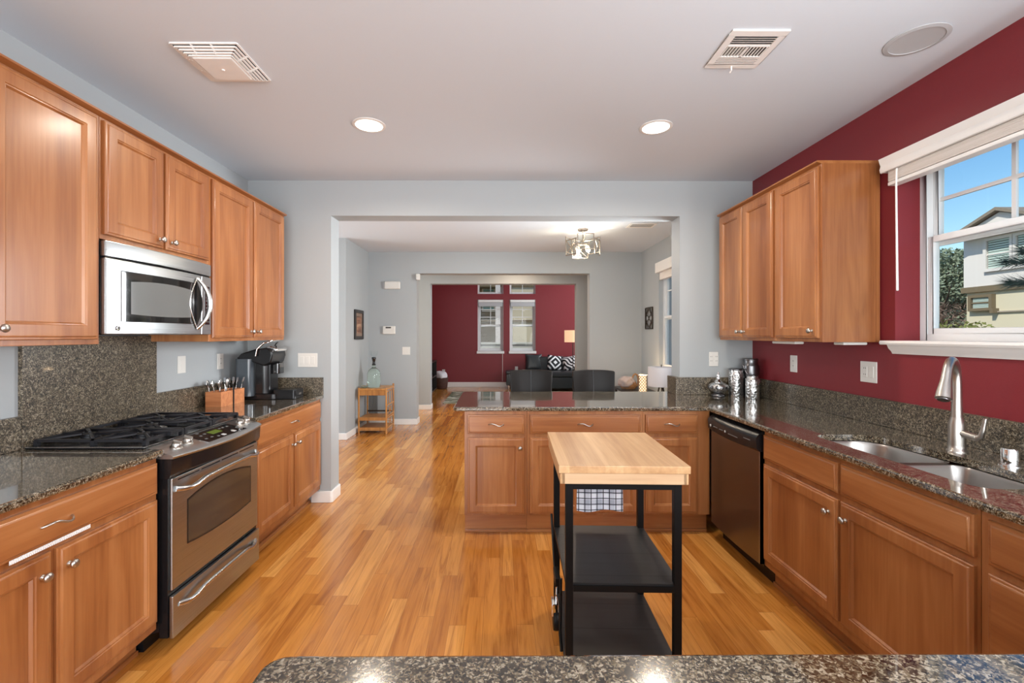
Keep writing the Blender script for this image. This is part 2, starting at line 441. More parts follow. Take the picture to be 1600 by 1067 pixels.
# ---------------------------------------------------------------- mesh helpers
class MB:
    def __init__(self):
        self.v, self.f = [], []

    def add(self, vs, fs, Mx=None):
        o = len(self.v)
        for q in vs:
            q = Vector(q)
            self.v.append(tuple(Mx @ q) if Mx is not None else tuple(q))
        self.f += [tuple(i + o for i in g) for g in fs]
        return self

    def box(self, x0, x1, y0, y1, z0, z1, Mx=None):
        x0, x1 = sorted((x0, x1)); y0, y1 = sorted((y0, y1)); z0, z1 = sorted((z0, z1))
        vs = [(x0, y0, z0), (x1, y0, z0), (x1, y1, z0), (x0, y1, z0), (x0, y0, z1), (x1, y0, z1), (x1, y1, z1), (x0, y1, z1)]
        return self.add(vs, [(0, 3, 2, 1), (4, 5, 6, 7), (0, 1, 5, 4), (1, 2, 6, 5), (2, 3, 7, 6), (3, 0, 4, 7)], Mx)

    def rings(self, x0, x1, z0, z1, prof, Mx=None):
        """rectangular rings in the xz plane; prof = [(inset, y)], capped at both ends"""
        vs, fs = [], []
        for ins, y in prof:
            vs += [(x0 + ins, y, z0 + ins), (x1 - ins, y, z0 + ins), (x1 - ins, y, z1 - ins), (x0 + ins, y, z1 - ins)]
        n = len(prof)
        for i in range(n - 1):
            for j in range(4):
                a, b = i * 4 + j, i * 4 + (j + 1) % 4
                fs.append((a, b, b + 4, a + 4))
        fs.append((0, 3, 2, 1))
        fs.append(tuple((n - 1) * 4 + j for j in range(4)))
        return self.add(vs, fs, Mx)

    def lathe(self, prof, n=24, c=(0, 0, 0), Mx=None):
        """prof = [(r, z)] bottom to top"""
        vs, fs = [], []
        for r, z in prof:
            for j in range(n):
                a = 2 * PI * j / n
                vs.append((c[0] + max(r, 1e-4) * math.cos(a), c[1] + max(r, 1e-4) * math.sin(a), c[2] + z))
        for i in range(len(prof) - 1):
            for j in range(n):
                a, b = i * n + j, i * n + (j + 1) % n
                fs.append((a, b, b + n, a + n))
        fs.append(tuple(range(n - 1, -1, -1)))
        fs.append(tuple((len(prof) - 1) * n + j for j in range(n)))
        return self.add(vs, fs, Mx)

    def cyl(self, p0, p1, r, n=16, r1=None):
        return self.tube([p0, p1], [r, r if r1 is None else r1], n)

    def tube(self, pts, r, n=10, Mx=None, flat=None):
        pts = [Vector(q) for q in pts]
        if not isinstance(r, (list, tuple)):
            r = [r] * len(pts)
        vs, fs = [], []
        t0 = (pts[1] - pts[0]).normalized()
        up = Vector((0, 0, 1)) if abs(t0.z) < 0.9 else Vector((1, 0, 0))
        nrm = (up - t0 * up.dot(t0)).normalized()
        for i, q in enumerate(pts):
            if i == 0: t = t0
            elif i == len(pts) - 1: t = (pts[i] - pts[i - 1]).normalized()
            else: t = ((pts[i + 1] - pts[i]).normalized() + (pts[i] - pts[i - 1]).normalized()).normalized()
            nrm = (nrm - t * nrm.dot(t)).normalized()
            bi = t.cross(nrm)
            for j in range(n):
                a = 2 * PI * j / n
                fl = 1.0 if flat is None else flat
                vs.append(q + (nrm * math.cos(a) * fl + bi * math.sin(a)) * r[i])
        for i in range(len(pts) - 1):
            for j in range(n):
                a, b = i * n + j, i * n + (j + 1) % n
                fs.append((a, b, b + n, a + n))
        fs.append(tuple(range(n - 1, -1, -1)))
        fs.append(tuple((len(pts) - 1) * n + j for j in range(n)))
        return self.add(vs, fs, Mx)

    def prism(self, poly, z0, z1, Mx=None):
        n = len(poly)
        vs = [(x, y, z0) for x, y in poly] + [(x, y, z1) for x, y in poly]
        fs = [tuple(range(n - 1, -1, -1)), tuple(range(n, 2 * n))]
        for i in range(n):
            j = (i + 1) % n
            fs.append((i, j, j + n, i + n))
        return self.add(vs, fs, Mx)

    def prism_y(self, poly, y0, y1, Mx=None):
        """poly in (x, z), extruded along y"""
        n = len(poly)
        vs = [(x, y0, z) for x, z in poly] + [(x, y1, z) for x, z in poly]
        fs = [tuple(range(n)), tuple(range(2 * n - 1, n - 1, -1))]
        for i in range(n):
            j = (i + 1) % n
            fs.append((j, i, i + n, j + n))
        return self.add(vs, fs, Mx)

    def prism_x(self, poly, x0, x1, Mx=None):
        """poly in (y, z), extruded along x"""
        n = len(poly)
        vs = [(x0, y, z) for y, z in poly] + [(x1, y, z) for y, z in poly]
        fs = [tuple(range(n)), tuple(range(2 * n - 1, n - 1, -1))]
        for i in range(n):
            j = (i + 1) % n
            fs.append((j, i, i + n, j + n))
        return self.add(vs, fs, Mx)

    def sphere(self, c, r, n=16, m=10, sc=(1, 1, 1)):
        prof = [(r * math.sin(PI * i / m), -r * math.cos(PI * i / m)) for i in range(m + 1)]
        vs, fs = [], []
        for rr, z in prof:
            for j in range(n):
                a = 2 * PI * j / n
                vs.append((c[0] + max(rr, 1e-4) * math.cos(a) * sc[0], c[1] + max(rr, 1e-4) * math.sin(a) * sc[1], c[2] + z * sc[2]))
        for i in range(m):
            for j in range(n):
                a, b = i * n + j, i * n + (j + 1) % n
                fs.append((a, b, b + n, a + n))
        return self.add(vs, fs)

    def build(self, name, mat, parent=None, bevel=0.0, seg=2, smooth=40, subsurf=0, kind=None, label=None, wn=False):
        me = bpy.data.meshes.new(name)
        me.from_pydata(self.v, [], self.f)
        bm = bmesh.new(); bm.from_mesh(me)
        bmesh.ops.remove_doubles(bm, verts=bm.verts, dist=1e-5)
        bmesh.ops.recalc_face_normals(bm, faces=bm.faces)
        if bevel:
            es = [e for e in bm.edges if len(e.link_faces) == 2 and e.calc_face_angle(0) > 0.5]
            bmesh.ops.bevel(bm, geom=es, offset=bevel, segments=seg, affect='EDGES', profile=0.5, clamp_overlap=True)
        bm.to_mesh(me); bm.free()
        me.materials.append(mat if not isinstance(mat, str) else M[mat])
        o = bpy.data.objects.new(name, me)
        COL.objects.link(o)
        if smooth:
            me.shade_smooth()
            me.set_sharp_from_angle(angle=math.radians(smooth))
        if bevel or wn:
            o.modifiers.new('wn', 'WEIGHTED_NORMAL').keep_sharp = True
        if parent is not None: o.parent = parent
        if subsurf:
            s = o.modifiers.new('s', 'SUBSURF'); s.levels = s.render_levels = subsurf
        if kind: o['kind'] = kind
        if label: o['label'] = label
        return o


def B(*a):
    return MB().box(*a)


def thing(name, label, cat, loc=(0, 0, 0), rz=0.0, group=None):
    o = bpy.data.objects.new(name, None)
    o.empty_display_size = 0.1
    COL.objects.link(o)
    o.location = loc
    o.rotation_euler = (0, 0, rz)
    o['label'] = label; o['category'] = cat
    if group: o['group'] = group
    return o


def tag(o, label, cat, group=None, kind=None):
    o['label'] = label; o['category'] = cat
    if group: o['group'] = group
    if kind: o['kind'] = kind
    return o


def dup(root, loc, label=None, rz=None):
    r = root.copy(); COL.objects.link(r); r.location = loc
    if rz is not None: r.rotation_euler = (0, 0, rz)
    if label: r['label'] = label
    for ch in list(root.children):
        c = ch.copy(); COL.objects.link(c); c.parent = r
        for g in list(ch.children):
            d = g.copy(); COL.objects.link(d); d.parent = c
    return r


def struct(name, mb, mat, parent=None, **kw):
    o = mb.build(name, mat, parent, smooth=kw.pop('smooth', 0), **kw)
    if parent is None: o['kind'] = 'structure'
    return o


def offset_poly(poly, d):
    """shrink a counter-clockwise polygon by d (grow for negative d)"""
    n = len(poly); out = []
    for i in range(n):
        p0, p1, p2 = Vector(poly[i - 1]), Vector(poly[i]), Vector(poly[(i + 1) % n])
        a = (p1 - p0).normalized(); b = (p2 - p1).normalized()
        na, nb = Vector((-a.y, a.x)), Vector((-b.y, b.x))
        m = (na + nb)
        m = m / max(m.dot(na), 0.2) if m.length > 1e-6 else na
        out.append(tuple(p1 + m * d))
    return out


def round_poly(poly, radii, seg=6):
    out = []
    n = len(poly)
    for i in range(n):
        r = radii[i] if isinstance(radii, (list, tuple)) else radii
        p0, p1, p2 = Vector(poly[i - 1]), Vector(poly[i]), Vector(poly[(i + 1) % n])
        if r <= 0:
            out.append(tuple(p1)); continue
        a = (p0 - p1).normalized(); b = (p2 - p1).normalized()
        ang = a.angle(b)
        t = r / math.tan(ang / 2)
        c = p1 + (a + b).normalized() * (r / math.sin(ang / 2))
        s, e = p1 + a * t - c, p1 + b * t - c
        a0 = math.atan2(s.y, s.x); a1 = math.atan2(e.y, e.x)
        da = (a1 - a0 + PI) % (2 * PI) - PI
        for k_ in range(seg + 1):
            th = a0 + da * k_ / seg
            out.append((c.x + r * math.cos(th), c.y + r * math.sin(th)))
    return out


def slab(name, outline, z0, z1, mat, holes=(), edge=0.008, parent=None, kind=None):
    """a worktop: rounded edge on the outline, optional holes with straight sides"""
    bm = bmesh.new()
    prof = [(edge, z1), (edge * 0.3, z1 - edge * 0.3), (0, z1 - edge), (0, z0 + edge), (edge * 0.3, z0 + edge * 0.3), (edge, z0)]
    ringsv = []
    for ins, z in prof:
        ringsv.append([bm.verts.new((x, y, z)) for x, y in offset_poly(outline, ins)])
    n = len(outline)
    for i in range(len(prof) - 1):
        for j in range(n):
            bm.faces.new((ringsv[i][j], ringsv[i][(j + 1) % n], ringsv[i + 1][(j + 1) % n], ringsv[i + 1][j]))
    ht, hb = [], []
    for h in holes:
        t = [bm.verts.new((x, y, z1)) for x, y in h]; b = [bm.verts.new((x, y, z0)) for x, y in h]
        ht.append(t); hb.append(b)
        for j in range(len(h)):
            jj = (j + 1) % len(h)
            bm.faces.new((t[j], t[jj], b[jj], b[j]))
    for ring, hs in ((ringsv[0], ht), (ringsv[-1], hb)):
        es = []
        for lp in [ring] + hs:
            for j in range(len(lp)):
                e = bm.edges.get((lp[j], lp[(j + 1) % len(lp)])) or bm.edges.new((lp[j], lp[(j + 1) % len(lp)]))
                es.append(e)
        bmesh.ops.triangle_fill(bm, edges=es, use_beauty=True, use_dissolve=False)
    bmesh.ops.recalc_face_normals(bm, faces=bm.faces)
    me = bpy.data.meshes.new(name); bm.to_mesh(me); bm.free()
    me.materials.append(M[mat])
    o = bpy.data.objects.new(name, me); COL.objects.link(o)
    me.shade_smooth(); me.set_sharp_from_angle(angle=math.radians(12))
    if parent is not None: o.parent = parent
    if kind: o['kind'] = kind
    return o


def wall_y(mb, x0, x1, y0, y1, z0, z1, holes=()):
    """wall running along x with rectangular holes (hx0, hx1, hz0, hz1)"""
    xs = sorted({x0, x1, *[h[0] for h in holes], *[h[1] for h in holes]})
    zs = sorted({z0, z1, *[h[2] for h in holes], *[h[3] for h in holes]})
    for a, b in zip(xs, xs[1:]):
        run = None
        for c_, d in zip(zs, zs[1:]):
            solid = not any(h[0] <= a + 1e-6 and b - 1e-6 <= h[1] and h[2] <= c_ + 1e-6 and d - 1e-6 <= h[3] for h in holes)
            if solid:
                run = (run[0], d) if run else (c_, d)
            if (not solid or d == zs[-1]) and run:
                mb.box(a, b, y0, y1, *run); run = None
    return mb


def wall_x(mb, x0, x1, y0, y1, z0, z1, holes=()):
    t = wall_y(MB(), y0, y1, x0, x1, z0, z1, holes)
    mb.add([(q[1], q[0], q[2]) for q in t.v], t.f)
    return mb


# ---------------------------------------------------------------- the setting
KB, KW = 3.885, 4.07          # kitchen back wall front and back planes
LW, RW = -2.145, 2.165        # kitchen side walls
CH = 2.74
struct('floor', B(-4.6, 2.46, -4.2, 7.4, -0.12, 0.0).box(-4.6, 2.6, 7.4, 8.7, -0.12, 0.0).box(-4.6, 5.0, 8.7, 12.6, -0.12, 0.0), 'floor')
struct('ceiling', B(-4.6, 2.46, -4.2, 7.4, CH, CH + 0.15).box(-4.6, 2.6, 7.4, 8.69, CH, CH + 0.15), 'ceil')
struct('ceiling_living', B(-4.6, 5.0, 8.69, 12.7, 5.2, 5.35), 'ceil')
struct('wall_left', B(LW - 0.18, LW, -4.1, KB, 0, CH), 'wall')
WY0, WY1, WZ0, WZ1 = 1.27, 2.48, 1.39, 2.385
struct('wall_right', wall_x(MB(), RW, RW + 0.22, -4.1, KB, 0, CH, [(WY0, WY1, WZ0, WZ1)]), 'red')
struct('wall_back', wall_y(MB(), LW - 0.18, RW + 0.22, KB, KW, 0, CH, [(-1.437, 1.54, 0, 2.44)]), 'wall')
struct('wall_rear', wall_y(MB(), -4.6, 2.46, -4.2, -4.05, 0, CH, [(-1.9, 1.7, 0.1, 2.45)]), 'wall')
struct('wall_entry_left', B(-4.6, -4.45, KW, 6.19, 0, CH), 'wall')
struct('wall_entry_side', B(-4.6, -2.09, 6.19, 7.24, 0, CH), 'wall')
DY0, DY1, DZ0, DZ1 = 5.0, 6.45, 0.95, 2.43
struct('wall_dining_right', wall_x(MB(), 2.26, 2.46, KW, 7.24, 0, CH, [(DY0, DY1, DZ0, DZ1)]), 'wall')
struct('wall_dining_back', wall_y(MB(), -4.6, 2.46, 7.24, 7.44, 0, CH, [(-1.323, 1.433, 0, 2.40)]), 'wall')
struct('wall_hall_back', wall_y(MB(), -4.6, 5.0, 8.69, 8.90, 0, 5.2, [(-1.325, 1.466, 0, 2.40)]), 'wall')
struct('wall_hall_left', B(-3.15, -3.0, 7.44, 8.69, 0, CH), 'wall')
struct('wall_hall_right', B(2.46, 2.60, 7.24, 8.69, 0, CH), 'wall')
LWH = [(-0.606, 0.101, 0.98, 2.386), (0.269, 0.977, 0.98, 2.386), (-0.606, 0.101, 2.54, 3.6), (0.269, 0.977, 2.54, 3.6)]
struct('wall_living_back', wall_y(MB(), -2.2, 5.0, 12.41, 12.6, 0, 5.2, LWH), 'red')
struct('wall_living_left', B(-2.2, -2.05, 8.90, 12.41, 0, 5.2), 'red')
struct('wall_living_right', wall_x(MB(), 4.6, 4.75, 8.90, 12.41, 0, 5.2, [(9.2, 12.0, 0.9, 4.4)]), 'red')


def baseboard(name, x0, x1, y0, y1):
    mb = MB().box(x0, x1, y0, y1, 0, 0.09)
    return struct(name, mb, 'trim', bevel=0.004)


# wraps the foot of the pillar left of the wide opening
mb = MB()
mb.prism([(-1.60, KB - 0.016), (-1.437 + 0.0, KB - 0.016), (-1.421, KB), (-1.421, KW), (-1.437, KW + 0.014), (-1.60, KW + 0.014)], 0, 0.095)
struct('baseboard_pillar', mb, 'trim', bevel=0.004)
baseboard('baseboard_dining_back_left', -2.07, -1.323, 7.226, 7.24)
baseboard('baseboard_entry_side', -2.09, -2.076, 6.19, 7.226)
baseboard('baseboard_entry_front', -4.4, -2.076, 6.176, 6.19)
baseboard('baseboard_opening_left', -1.323, -1.309, 7.226, 7.45)
baseboard('baseboard_hall_back', -3.0, -1.325, 8.676, 8.69)
baseboard('baseboard_hall_jamb', -1.325, -1.311, 8.676, 8.91)
baseboard('baseboard_dining_right', 2.246, 2.26, KW, 7.226)
baseboard('baseboard_dining_back_right', 1.433, 2.246, 7.226, 7.24)
struct('baseboard_living_back', B(-2.05, 4.6, 12.392, 12.41, 0, 0.135), 'trim', bevel=0.005)
struct('baseboard_living_left', B(-2.05, -2.034, 8.9, 12.392, 0, 0.135), 'trim', bevel=0.005)

# --- kitchen window on the right wall (local: x along the wall towards the camera, front -y = into the room)
def rect_frame(mb, x0, x1, z0, z1, w, y0, y1, wb=None):
    wb = w if wb is None else wb
    mb.box(x0, x0 + w, y0, y1, z0, z1); mb.box(x1 - w, x1, y0, y1, z0, z1)
    mb.box(x0 + w, x1 - w, y0, y1, z1 - w, z1); mb.box(x0 + w, x1 - w, y0, y1, z0, z0 + wb)
    return mb


def window(name, loc, rz, w, z0, z1, mid, cols, rows, depth, lower_muntins=False, fw=0.035):
    """opening w wide from local x=0, wall face at y=0, sashes set back by depth"""
    r = bpy.data.objects.new(name, None); COL.objects.link(r); r.location = loc; r.rotation_euler = (0, 0, rz); r['kind'] = 'structure'
    rect_frame(MB(), 0, w, z0, z1, fw, depth, depth + 0.07).build('window_frame', 'vinyl', r, bevel=0.003)
    if mid:
        rect_frame(MB(), fw, w - fw, mid - 0.02, z1 - fw, 0.03, depth + 0.035, depth + 0.065, 0.045).build('upper_sash', 'vinyl', r, bevel=0.003)
        rect_frame(MB(), fw, w - fw, z0 + fw, mid + 0.03, 0.032, depth + 0.005, depth + 0.035, 0.03).build('lower_sash', 'vinyl', r, bevel=0.003)
        gl = [(z0 + fw + .03, mid, depth + 0.02), (mid + .02, z1 - fw - .03, depth + 0.05)]
    else:
        gl = [(z0 + fw, z1 - fw, depth + 0.04)]
    for a, b, y in gl:
        MB().box(fw + .02, w - fw - .02, y, y + 0.004, a - .01, b + .01).build('glass_pane', 'glass', r, smooth=0)
    mz0 = (mid + 0.025) if mid else z0 + fw
    mt = MB()
    mw = 0.009
    for i in range(1, cols):
        x = fw + (w - 2 * fw) * i / cols
        mt.box(x - mw, x + mw, depth + 0.045, depth + 0.058, mz0, z1 - fw)
    for j in range(1, rows):
        z = mz0 + (z1 - fw - mz0) * j / rows
        mt.box(fw, w - fw, depth + 0.044, depth + 0.059, z - mw, z + mw)
    if mt.v: mt.build('muntin_bars', 'vinyl', r, smooth=0)
    return r


win = window('window_1', (RW, WY1, 0), -PI / 2, WY1 - WY0, WZ0, WZ1, 1.92, 3, 2, 0.135, fw=0.04)
# moulded sill and apron
mb = MB().prism_x([(0.13, 1.372), (-0.055, 1.372), (-0.06, 1.382), (-0.055, 1.394), (0.13, 1.394)], -0.035, WY1 - WY0 + 0.035)
mb.build('window_sill', 'trim', win)
MB().prism_x([(0.0, 1.322), (-0.012, 1.322), (-0.018, 1.335), (-0.034, 1.352), (-0.042, 1.372), (0.0, 1.372)], -0.005, WY1 - WY0 + 0.005).build('window_apron', 'trim', win)
# dining window
dw = window('window_2', (2.26, DY1, 0), -PI / 2, DY1 - DY0, DZ0, DZ1, 1.66, 3, 2, 0.06, fw=0.03)
B(-0.03, DY1 - DY0 + 0.03, -0.04, 0.12, DZ0 - 0.03, DZ0).build('window_sill', 'trim', dw, bevel=0.004)
# living room windows
for i, (a, b, c_, d) in enumerate(LWH):
    lw = window('window_%d' % (i + 3), (a, 12.41, 0), 0, b - a, c_, d, 1.67 if i < 2 else None, 2 if i > 1 else 2, 3 if i < 2 else 1, 0.06, fw=0.05)
    if i < 2:
        MB().box(-0.02, b - a + 0.02, -0.03, 0.06, c_ - 0.07, c_ - 0.0).build('window_sill', 'trim', lw, bevel=0.008)


# ---------------------------------------------------------------- cabinets
def door(name, x0, x1, z0, z1, parent, fw=0.056):
    prof = [(0, 0.0), (0, -0.011), (0.003, -0.014), (0.010, -0.0145), (0.014, -0.019), (0.017, -0.020),
            (fw, -0.020), (fw + 0.003, -0.0165), (fw + 0.007, -0.0155), (fw + 0.013, -0.0065)]
    return MB().rings(x0, x1, z0, z1, prof).build(name, 'wood', parent, smooth=30, wn=True)


def drawer_front(x0, x1, z0, z1, parent, name='drawer_front'):
    prof = [(0, 0.0), (0, -0.011), (0.003, -0.014), (0.010, -0.0145), (0.014, -0.019), (0.017, -0.020)]
    return MB().rings(x0, x1, z0, z1, prof).build(name, 'wood_h', parent, smooth=30, wn=True)


RX = Matrix.Rotation(PI / 2, 4, 'X')      # z axis -> -y


def knob(x, z, parent):
    prof = [(0.009, 0), (0.009, 0.003), (0.005, 0.005), (0.0045, 0.011), (0.008, 0.014), (0.0145, 0.019), (0.0155, 0.023), (0.012, 0.028), (0.004, 0.030)]
    return MB().lathe(prof, 18, Mx=Matrix.Translation((x, -0.020, z)) @ RX).build('knob', 'nickel', parent, smooth=60)


def wave_handle(x, z, parent, L=0.105, out=0.020):
    pts = []
    for i in range(19):
        t = i / 18
        s = (t - 0.5) * L
        yy = -out - 0.004 - 0.022 * (1 - abs(2 * t - 1) ** 4)
        zz = z + 0.0085 * math.sin((t - 0.5) * 2 * PI) * -1
        pts.append((x + s, yy, zz))
    pts = [(x - L / 2, -out + 0.002, z)] + pts + [(x + L / 2, -out + 0.002, z)]
    return MB().tube(pts, 0.0042, 8).build('handle', 'nickel', parent, smooth=60)


def base_cabinet(name, label, loc, rz, w, doors, drawers, depth=0.58, toe=0.07, z0=0.115, group=None, h=0.884):
    r = thing(name, label, 'cabinet', loc, rz, group)
    if 'sink' in name:      # open top for the bowls
        MB().box(0, w, 0, 0.02, z0, h).box(0, 0.018, 0.02, depth, z0, h).box(w - 0.018, w, 0.02, depth, z0, h).box(0.018, w - 0.018, 0.02, depth, z0, z0 + 0.018).build('carcass', 'wood', r, smooth=0)
    else:
        B(0, w, 0, depth, z0, h).build('carcass', 'wood', r, bevel=0.0015)
    B(0, w, toe, depth - 0.02, 0, z0).build('toe_kick', 'wood_h', r)
    B(0, w, toe - 0.012, toe, 0, 0.022).build('shoe_moulding', 'wood_h', r, bevel=0.003)
    for d in doors:
        x0, x1 = d[0], d[1]
        dd = door('door', x0, x1, d[3] if len(d) > 3 else 0.155, d[4] if len(d) > 4 else 0.695, r)
        if d[2] is not None: knob(d[2], 0.625, dd)
    for d in drawers:
        dd = drawer_front(d[0], d[1], d[3], d[4], r)
        if d[2]: wave_handle((d[0] + d[1]) / 2, (d[3] + d[4]) / 2, dd)
    return r


LF, RF = -1.53, 1.51        # cabinet face planes on the left and the right run
DZ = (0.722, 0.858)
# left run, near the camera: one wide drawer over two doors
c = base_cabinet('base_cabinet', 'left base cabinet nearest the viewer, wide drawer over two doors, white measuring strip on it', (LF, 1.08, 0), PI / 2, 0.955,
                 [(0.015, 0.468, 0.43), (0.487, 0.945, 0.523)], [(0.015, 0.945, True) + DZ], toe=0.09)
# left run, beyond the range
base_cabinet('base_cabinet', 'left base cabinet between the gas range and the pillar, one drawer over two doors', (LF, 2.812, 0), PI / 2, KB - 2.812 - 0.003,
             [(0.03, 0.545, 0.51), (0.56, 1.05, 0.595)], [(0.03, 1.05, True) + DZ], toe=0.09)
# peninsula
PF = 3.245
pen = [(-0.252, 0.195, 'peninsula base cabinet at its free left end, one drawer over one door', [(0.024, 0.427, 0.396)], [(0.024, 0.427, True) + DZ]),
       (0.195, 1.02, 'wide middle peninsula base cabinet behind the butcher block cart', [(0.02, 0.395, 0.36), (0.41, 0.805, 0.445)], [(0.02, 0.805, True) + DZ]),
       (1.02, 1.50, 'peninsula base cabinet at the inner corner beside the dishwasher', [(0.018, 0.39, 0.05)], [(0.018, 0.39, True) + DZ])]
for a, b, lab, ds, dr in pen:
    base_cabinet('base_cabinet', lab, (a, PF, 0), 0, b - a - 0.001, ds, dr, depth=0.60, toe=0.05, z0=0.14)
# right run: sink base, drawer stack
base_cabinet('sink_base_cabinet', 'long right base cabinet under the sink with two doors and two false drawer fronts', (RF, 2.585, 0), -PI / 2, 1.165,
             [(0.01, 0.575, 0.53), (0.592, 1.155, 0.632)], [(0.01, 0.575, False) + DZ, (0.592, 1.155, False) + DZ], toe=0.06)
r = base_cabinet('drawer_cabinet', 'right base cabinet with a stack of drawers at the right edge of the view', (RF, 1.418, 0), -PI / 2, 0.46, [],
                 [(0.03, 0.43, True) + DZ, (0.03, 0.43, True, 0.44, 0.695), (0.03, 0.43, True, 0.155, 0.415)], toe=0.06)

# measuring strip stuck along the rail of the near cabinet
o = B(0, 0.277, -0.0015, 0, 0, 0.013).build('measuring_strip', 'tape', smooth=0)
o.location = (LF + 0.0215, 1.407, 0.716); o.rotation_euler = (0, 0, PI / 2)
tag(o, 'thin white printed measuring strip stuck below the drawer of the near left cabinet', 'strip')


def wall_cabinet(label, loc, rz, w, z0, z1, doors, depth=0.33, side=None):
    r = thing('wall_cabinet', label, 'cabinet', loc, rz)
    B(0, w, 0, depth, z0, z1).build('carcass', 'wood', r, bevel=0.002)
    MB().prism_x([(0.0, z1), (-0.004, z1 + 0.002), (-0.026, z1 + 0.010), (-0.026, z1 + 0.018), (depth, z1 + 0.018), (depth, z1)], -0.001, w + 0.001).build('top_moulding', 'wood_h', r)
    for x0, x1, kx in doors:
        d = door('door', x0, x1, z0 + 0.022, z1 - 0.012, r, fw=0.058)
        if kx is not None: knob(kx, z0 + 0.065, d)
    return r


UF = -1.775
wall_cabinet('tall left wall cabinet nearest the viewer with broad doors', (UF, 1.08, 0), PI / 2, 0.945, 1.384, 2.395, [(0.02, 0.468, 0.43), (0.486, 0.925, 0.525)], depth=0.365)
wall_cabinet('short wall cabinet with two doors above the microwave', (UF, 2.026, 0), PI / 2, 0.756, 1.853, 2.395, [(0.015, 0.37, 0.335), (0.386, 0.742, 0.421)], depth=0.365)
wall_cabinet('tall two door wall cabinet above the coffee maker', (UF, 2.783, 0), PI / 2, 0.965, 1.384, 2.395, [(0.02, 0.475, 0.44), (0.492, 0.945, 0.527)], depth=0.365)
RU = 1.83
wall_cabinet('right wall cabinet with two doors in the corner by the grey wall', (RU, 3.77, 0), -PI / 2, 0.765, 1.384, 2.40, [(0.012, 0.365, 0.335), (0.375, 0.75, 0.41)], depth=0.33)
r = wall_cabinet('right wall cabinet with one door and a bare side facing the window', (RU, 3.004, 0), -PI / 2, 0.425, 1.384, 2.40, [(0.012, 0.412, 0.375)], depth=0.33)
mb = MB().box(0.425, 0.431, 0.0, 0.325, 1.384, 2.40)
for y in (0.0, 0.305):
    mb.box(0.431, 0.434, y, y + 0.022, 1.384, 2.40)
mb.build('side_panel', 'wood', r, smooth=0)
for i, (xa, xb, ya, yb) in enumerate([(1.98, 2.12, 2.61, 2.69), (1.86, 1.92, 2.86, 3.10)]):
    o = B(xa, xb, ya, yb, 1.366, 1.384).build('under_cabinet_light', 'plate', bevel=0.006)
    tag(o, ['slim white light bar under the single door right wall cabinet', 'slim white light bar under the joint of the two right wall cabinets'][i], 'light bar')

# ---------------------------------------------------------------- worktops and splashbacks
CT0, CT1 = 0.884, 0.914
out = [(-0.33, 3.215), (1.475, 3.215), (1.475, 0.2), (2.163, 0.2), (2.163, KB - 0.002), (1.538, KB - 0.002), (1.538, KW + 0.03), (-0.33, KW + 0.03)]
out = round_poly(out, [0.03, 0.015, 0, 0, 0, 0, 0, 0.03])


def bowl(cy, half, x0=1.60, x1=1.965, dir=1, flat=True):
    """D shaped bowl outline, counter-clockwise, in plan"""
    pts = [(x0, cy - half), (x1 - 0.03, cy - half), (x1, cy), (x1 - 0.03, cy + half), (x0, cy + half)]
    return round_poly(pts, [0.06, 0.13, 0.30, 0.13, 0.06], 8)


hole = round_poly([(1.595, 1.50), (1.91, 1.50), (1.93, 1.88), (1.91, 2.325), (1.595, 2.325)], [0.07, 0.12, 0.5, 0.12, 0.07], 8)
wt = slab('worktop', out, CT0, CT1, 'granite', holes=[hole])
tag(wt, 'L shaped brown speckled granite worktop with the sink, over the peninsula and right cabinets', 'worktop')
o = slab('worktop', round_poly([(-2.143, 1.06), (-1.50, 1.06), (-1.50, 2.046), (-2.143, 2.046)], [0, 0, 0.012, 0]), CT0, CT1, 'granite')
tag(o, 'granite worktop on the near left cabinet, this side of the range', 'worktop')
o = slab('worktop', [(-2.143, 2.806), (-1.50, 2.806), (-1.50, KB - 0.002), (-2.143, KB - 0.002)], CT0, CT1, 'granite', edge=0.007)
tag(o, 'granite worktop left of the pillar, under the coffee maker', 'worktop')
o = slab('worktop', round_poly([(-0.368, -0.25), (1.465, -0.25), (1.465, 0.732), (-0.368, 0.732)], [0.03, 0, 0, 0.035]), CT0, CT1, 'granite')
tag(o, 'speckled granite bar top across the bottom of the view', 'worktop')
base_cabinet('bar_base_cabinet', 'wooden cabinet carrying the granite bar top in the foreground', (1.2, 0.66, 0), PI, 1.45, [(0.02, 0.70, None), (0.72, 1.43, None)], [], depth=0.60, toe=0.07)


def splash(label, *b):
    return tag(B(*b).build('backsplash', 'granite_up', bevel=0.003), label, 'backsplash')


SZ = 1.063
splash('low granite backsplash behind the near left worktop', LW, LW + 0.02, 1.06, 2.035, CT1, SZ)
splash('full height granite panel behind the range below the microwave', LW, LW + 0.022, 2.036, 2.83, CT1 - 0.01, 1.42)
splash('low granite backsplash on the left wall behind the utensil caddy', LW, LW + 0.02, 2.831, KB, CT1, SZ)
splash('low granite backsplash on the grey wall behind the coffee maker', LW + 0.0205, -1.50, KB - 0.02, KB, CT1, SZ)
mb = MB().prism([(1.50, KB - 0.02), (RW - 0.021, KB - 0.02), (RW - 0.021, KB), (1.54, KB), (1.54, KW), (1.50, KW)], CT1, SZ)
tag(mb.build('backsplash', 'granite_up', bevel=0.003), 'low granite backsplash on the grey wall behind the silver tins', 'backsplash')
splash('low granite backsplash along the burgundy wall behind the sink', RW - 0.02, RW, 0.2, KB, CT1, SZ)

# ---------------------------------------------------------------- sink, faucet, air gap
r = thing('sink', 'undermount stainless steel sink with two bowls set in the right worktop', 'sink', (0, 0, 0))


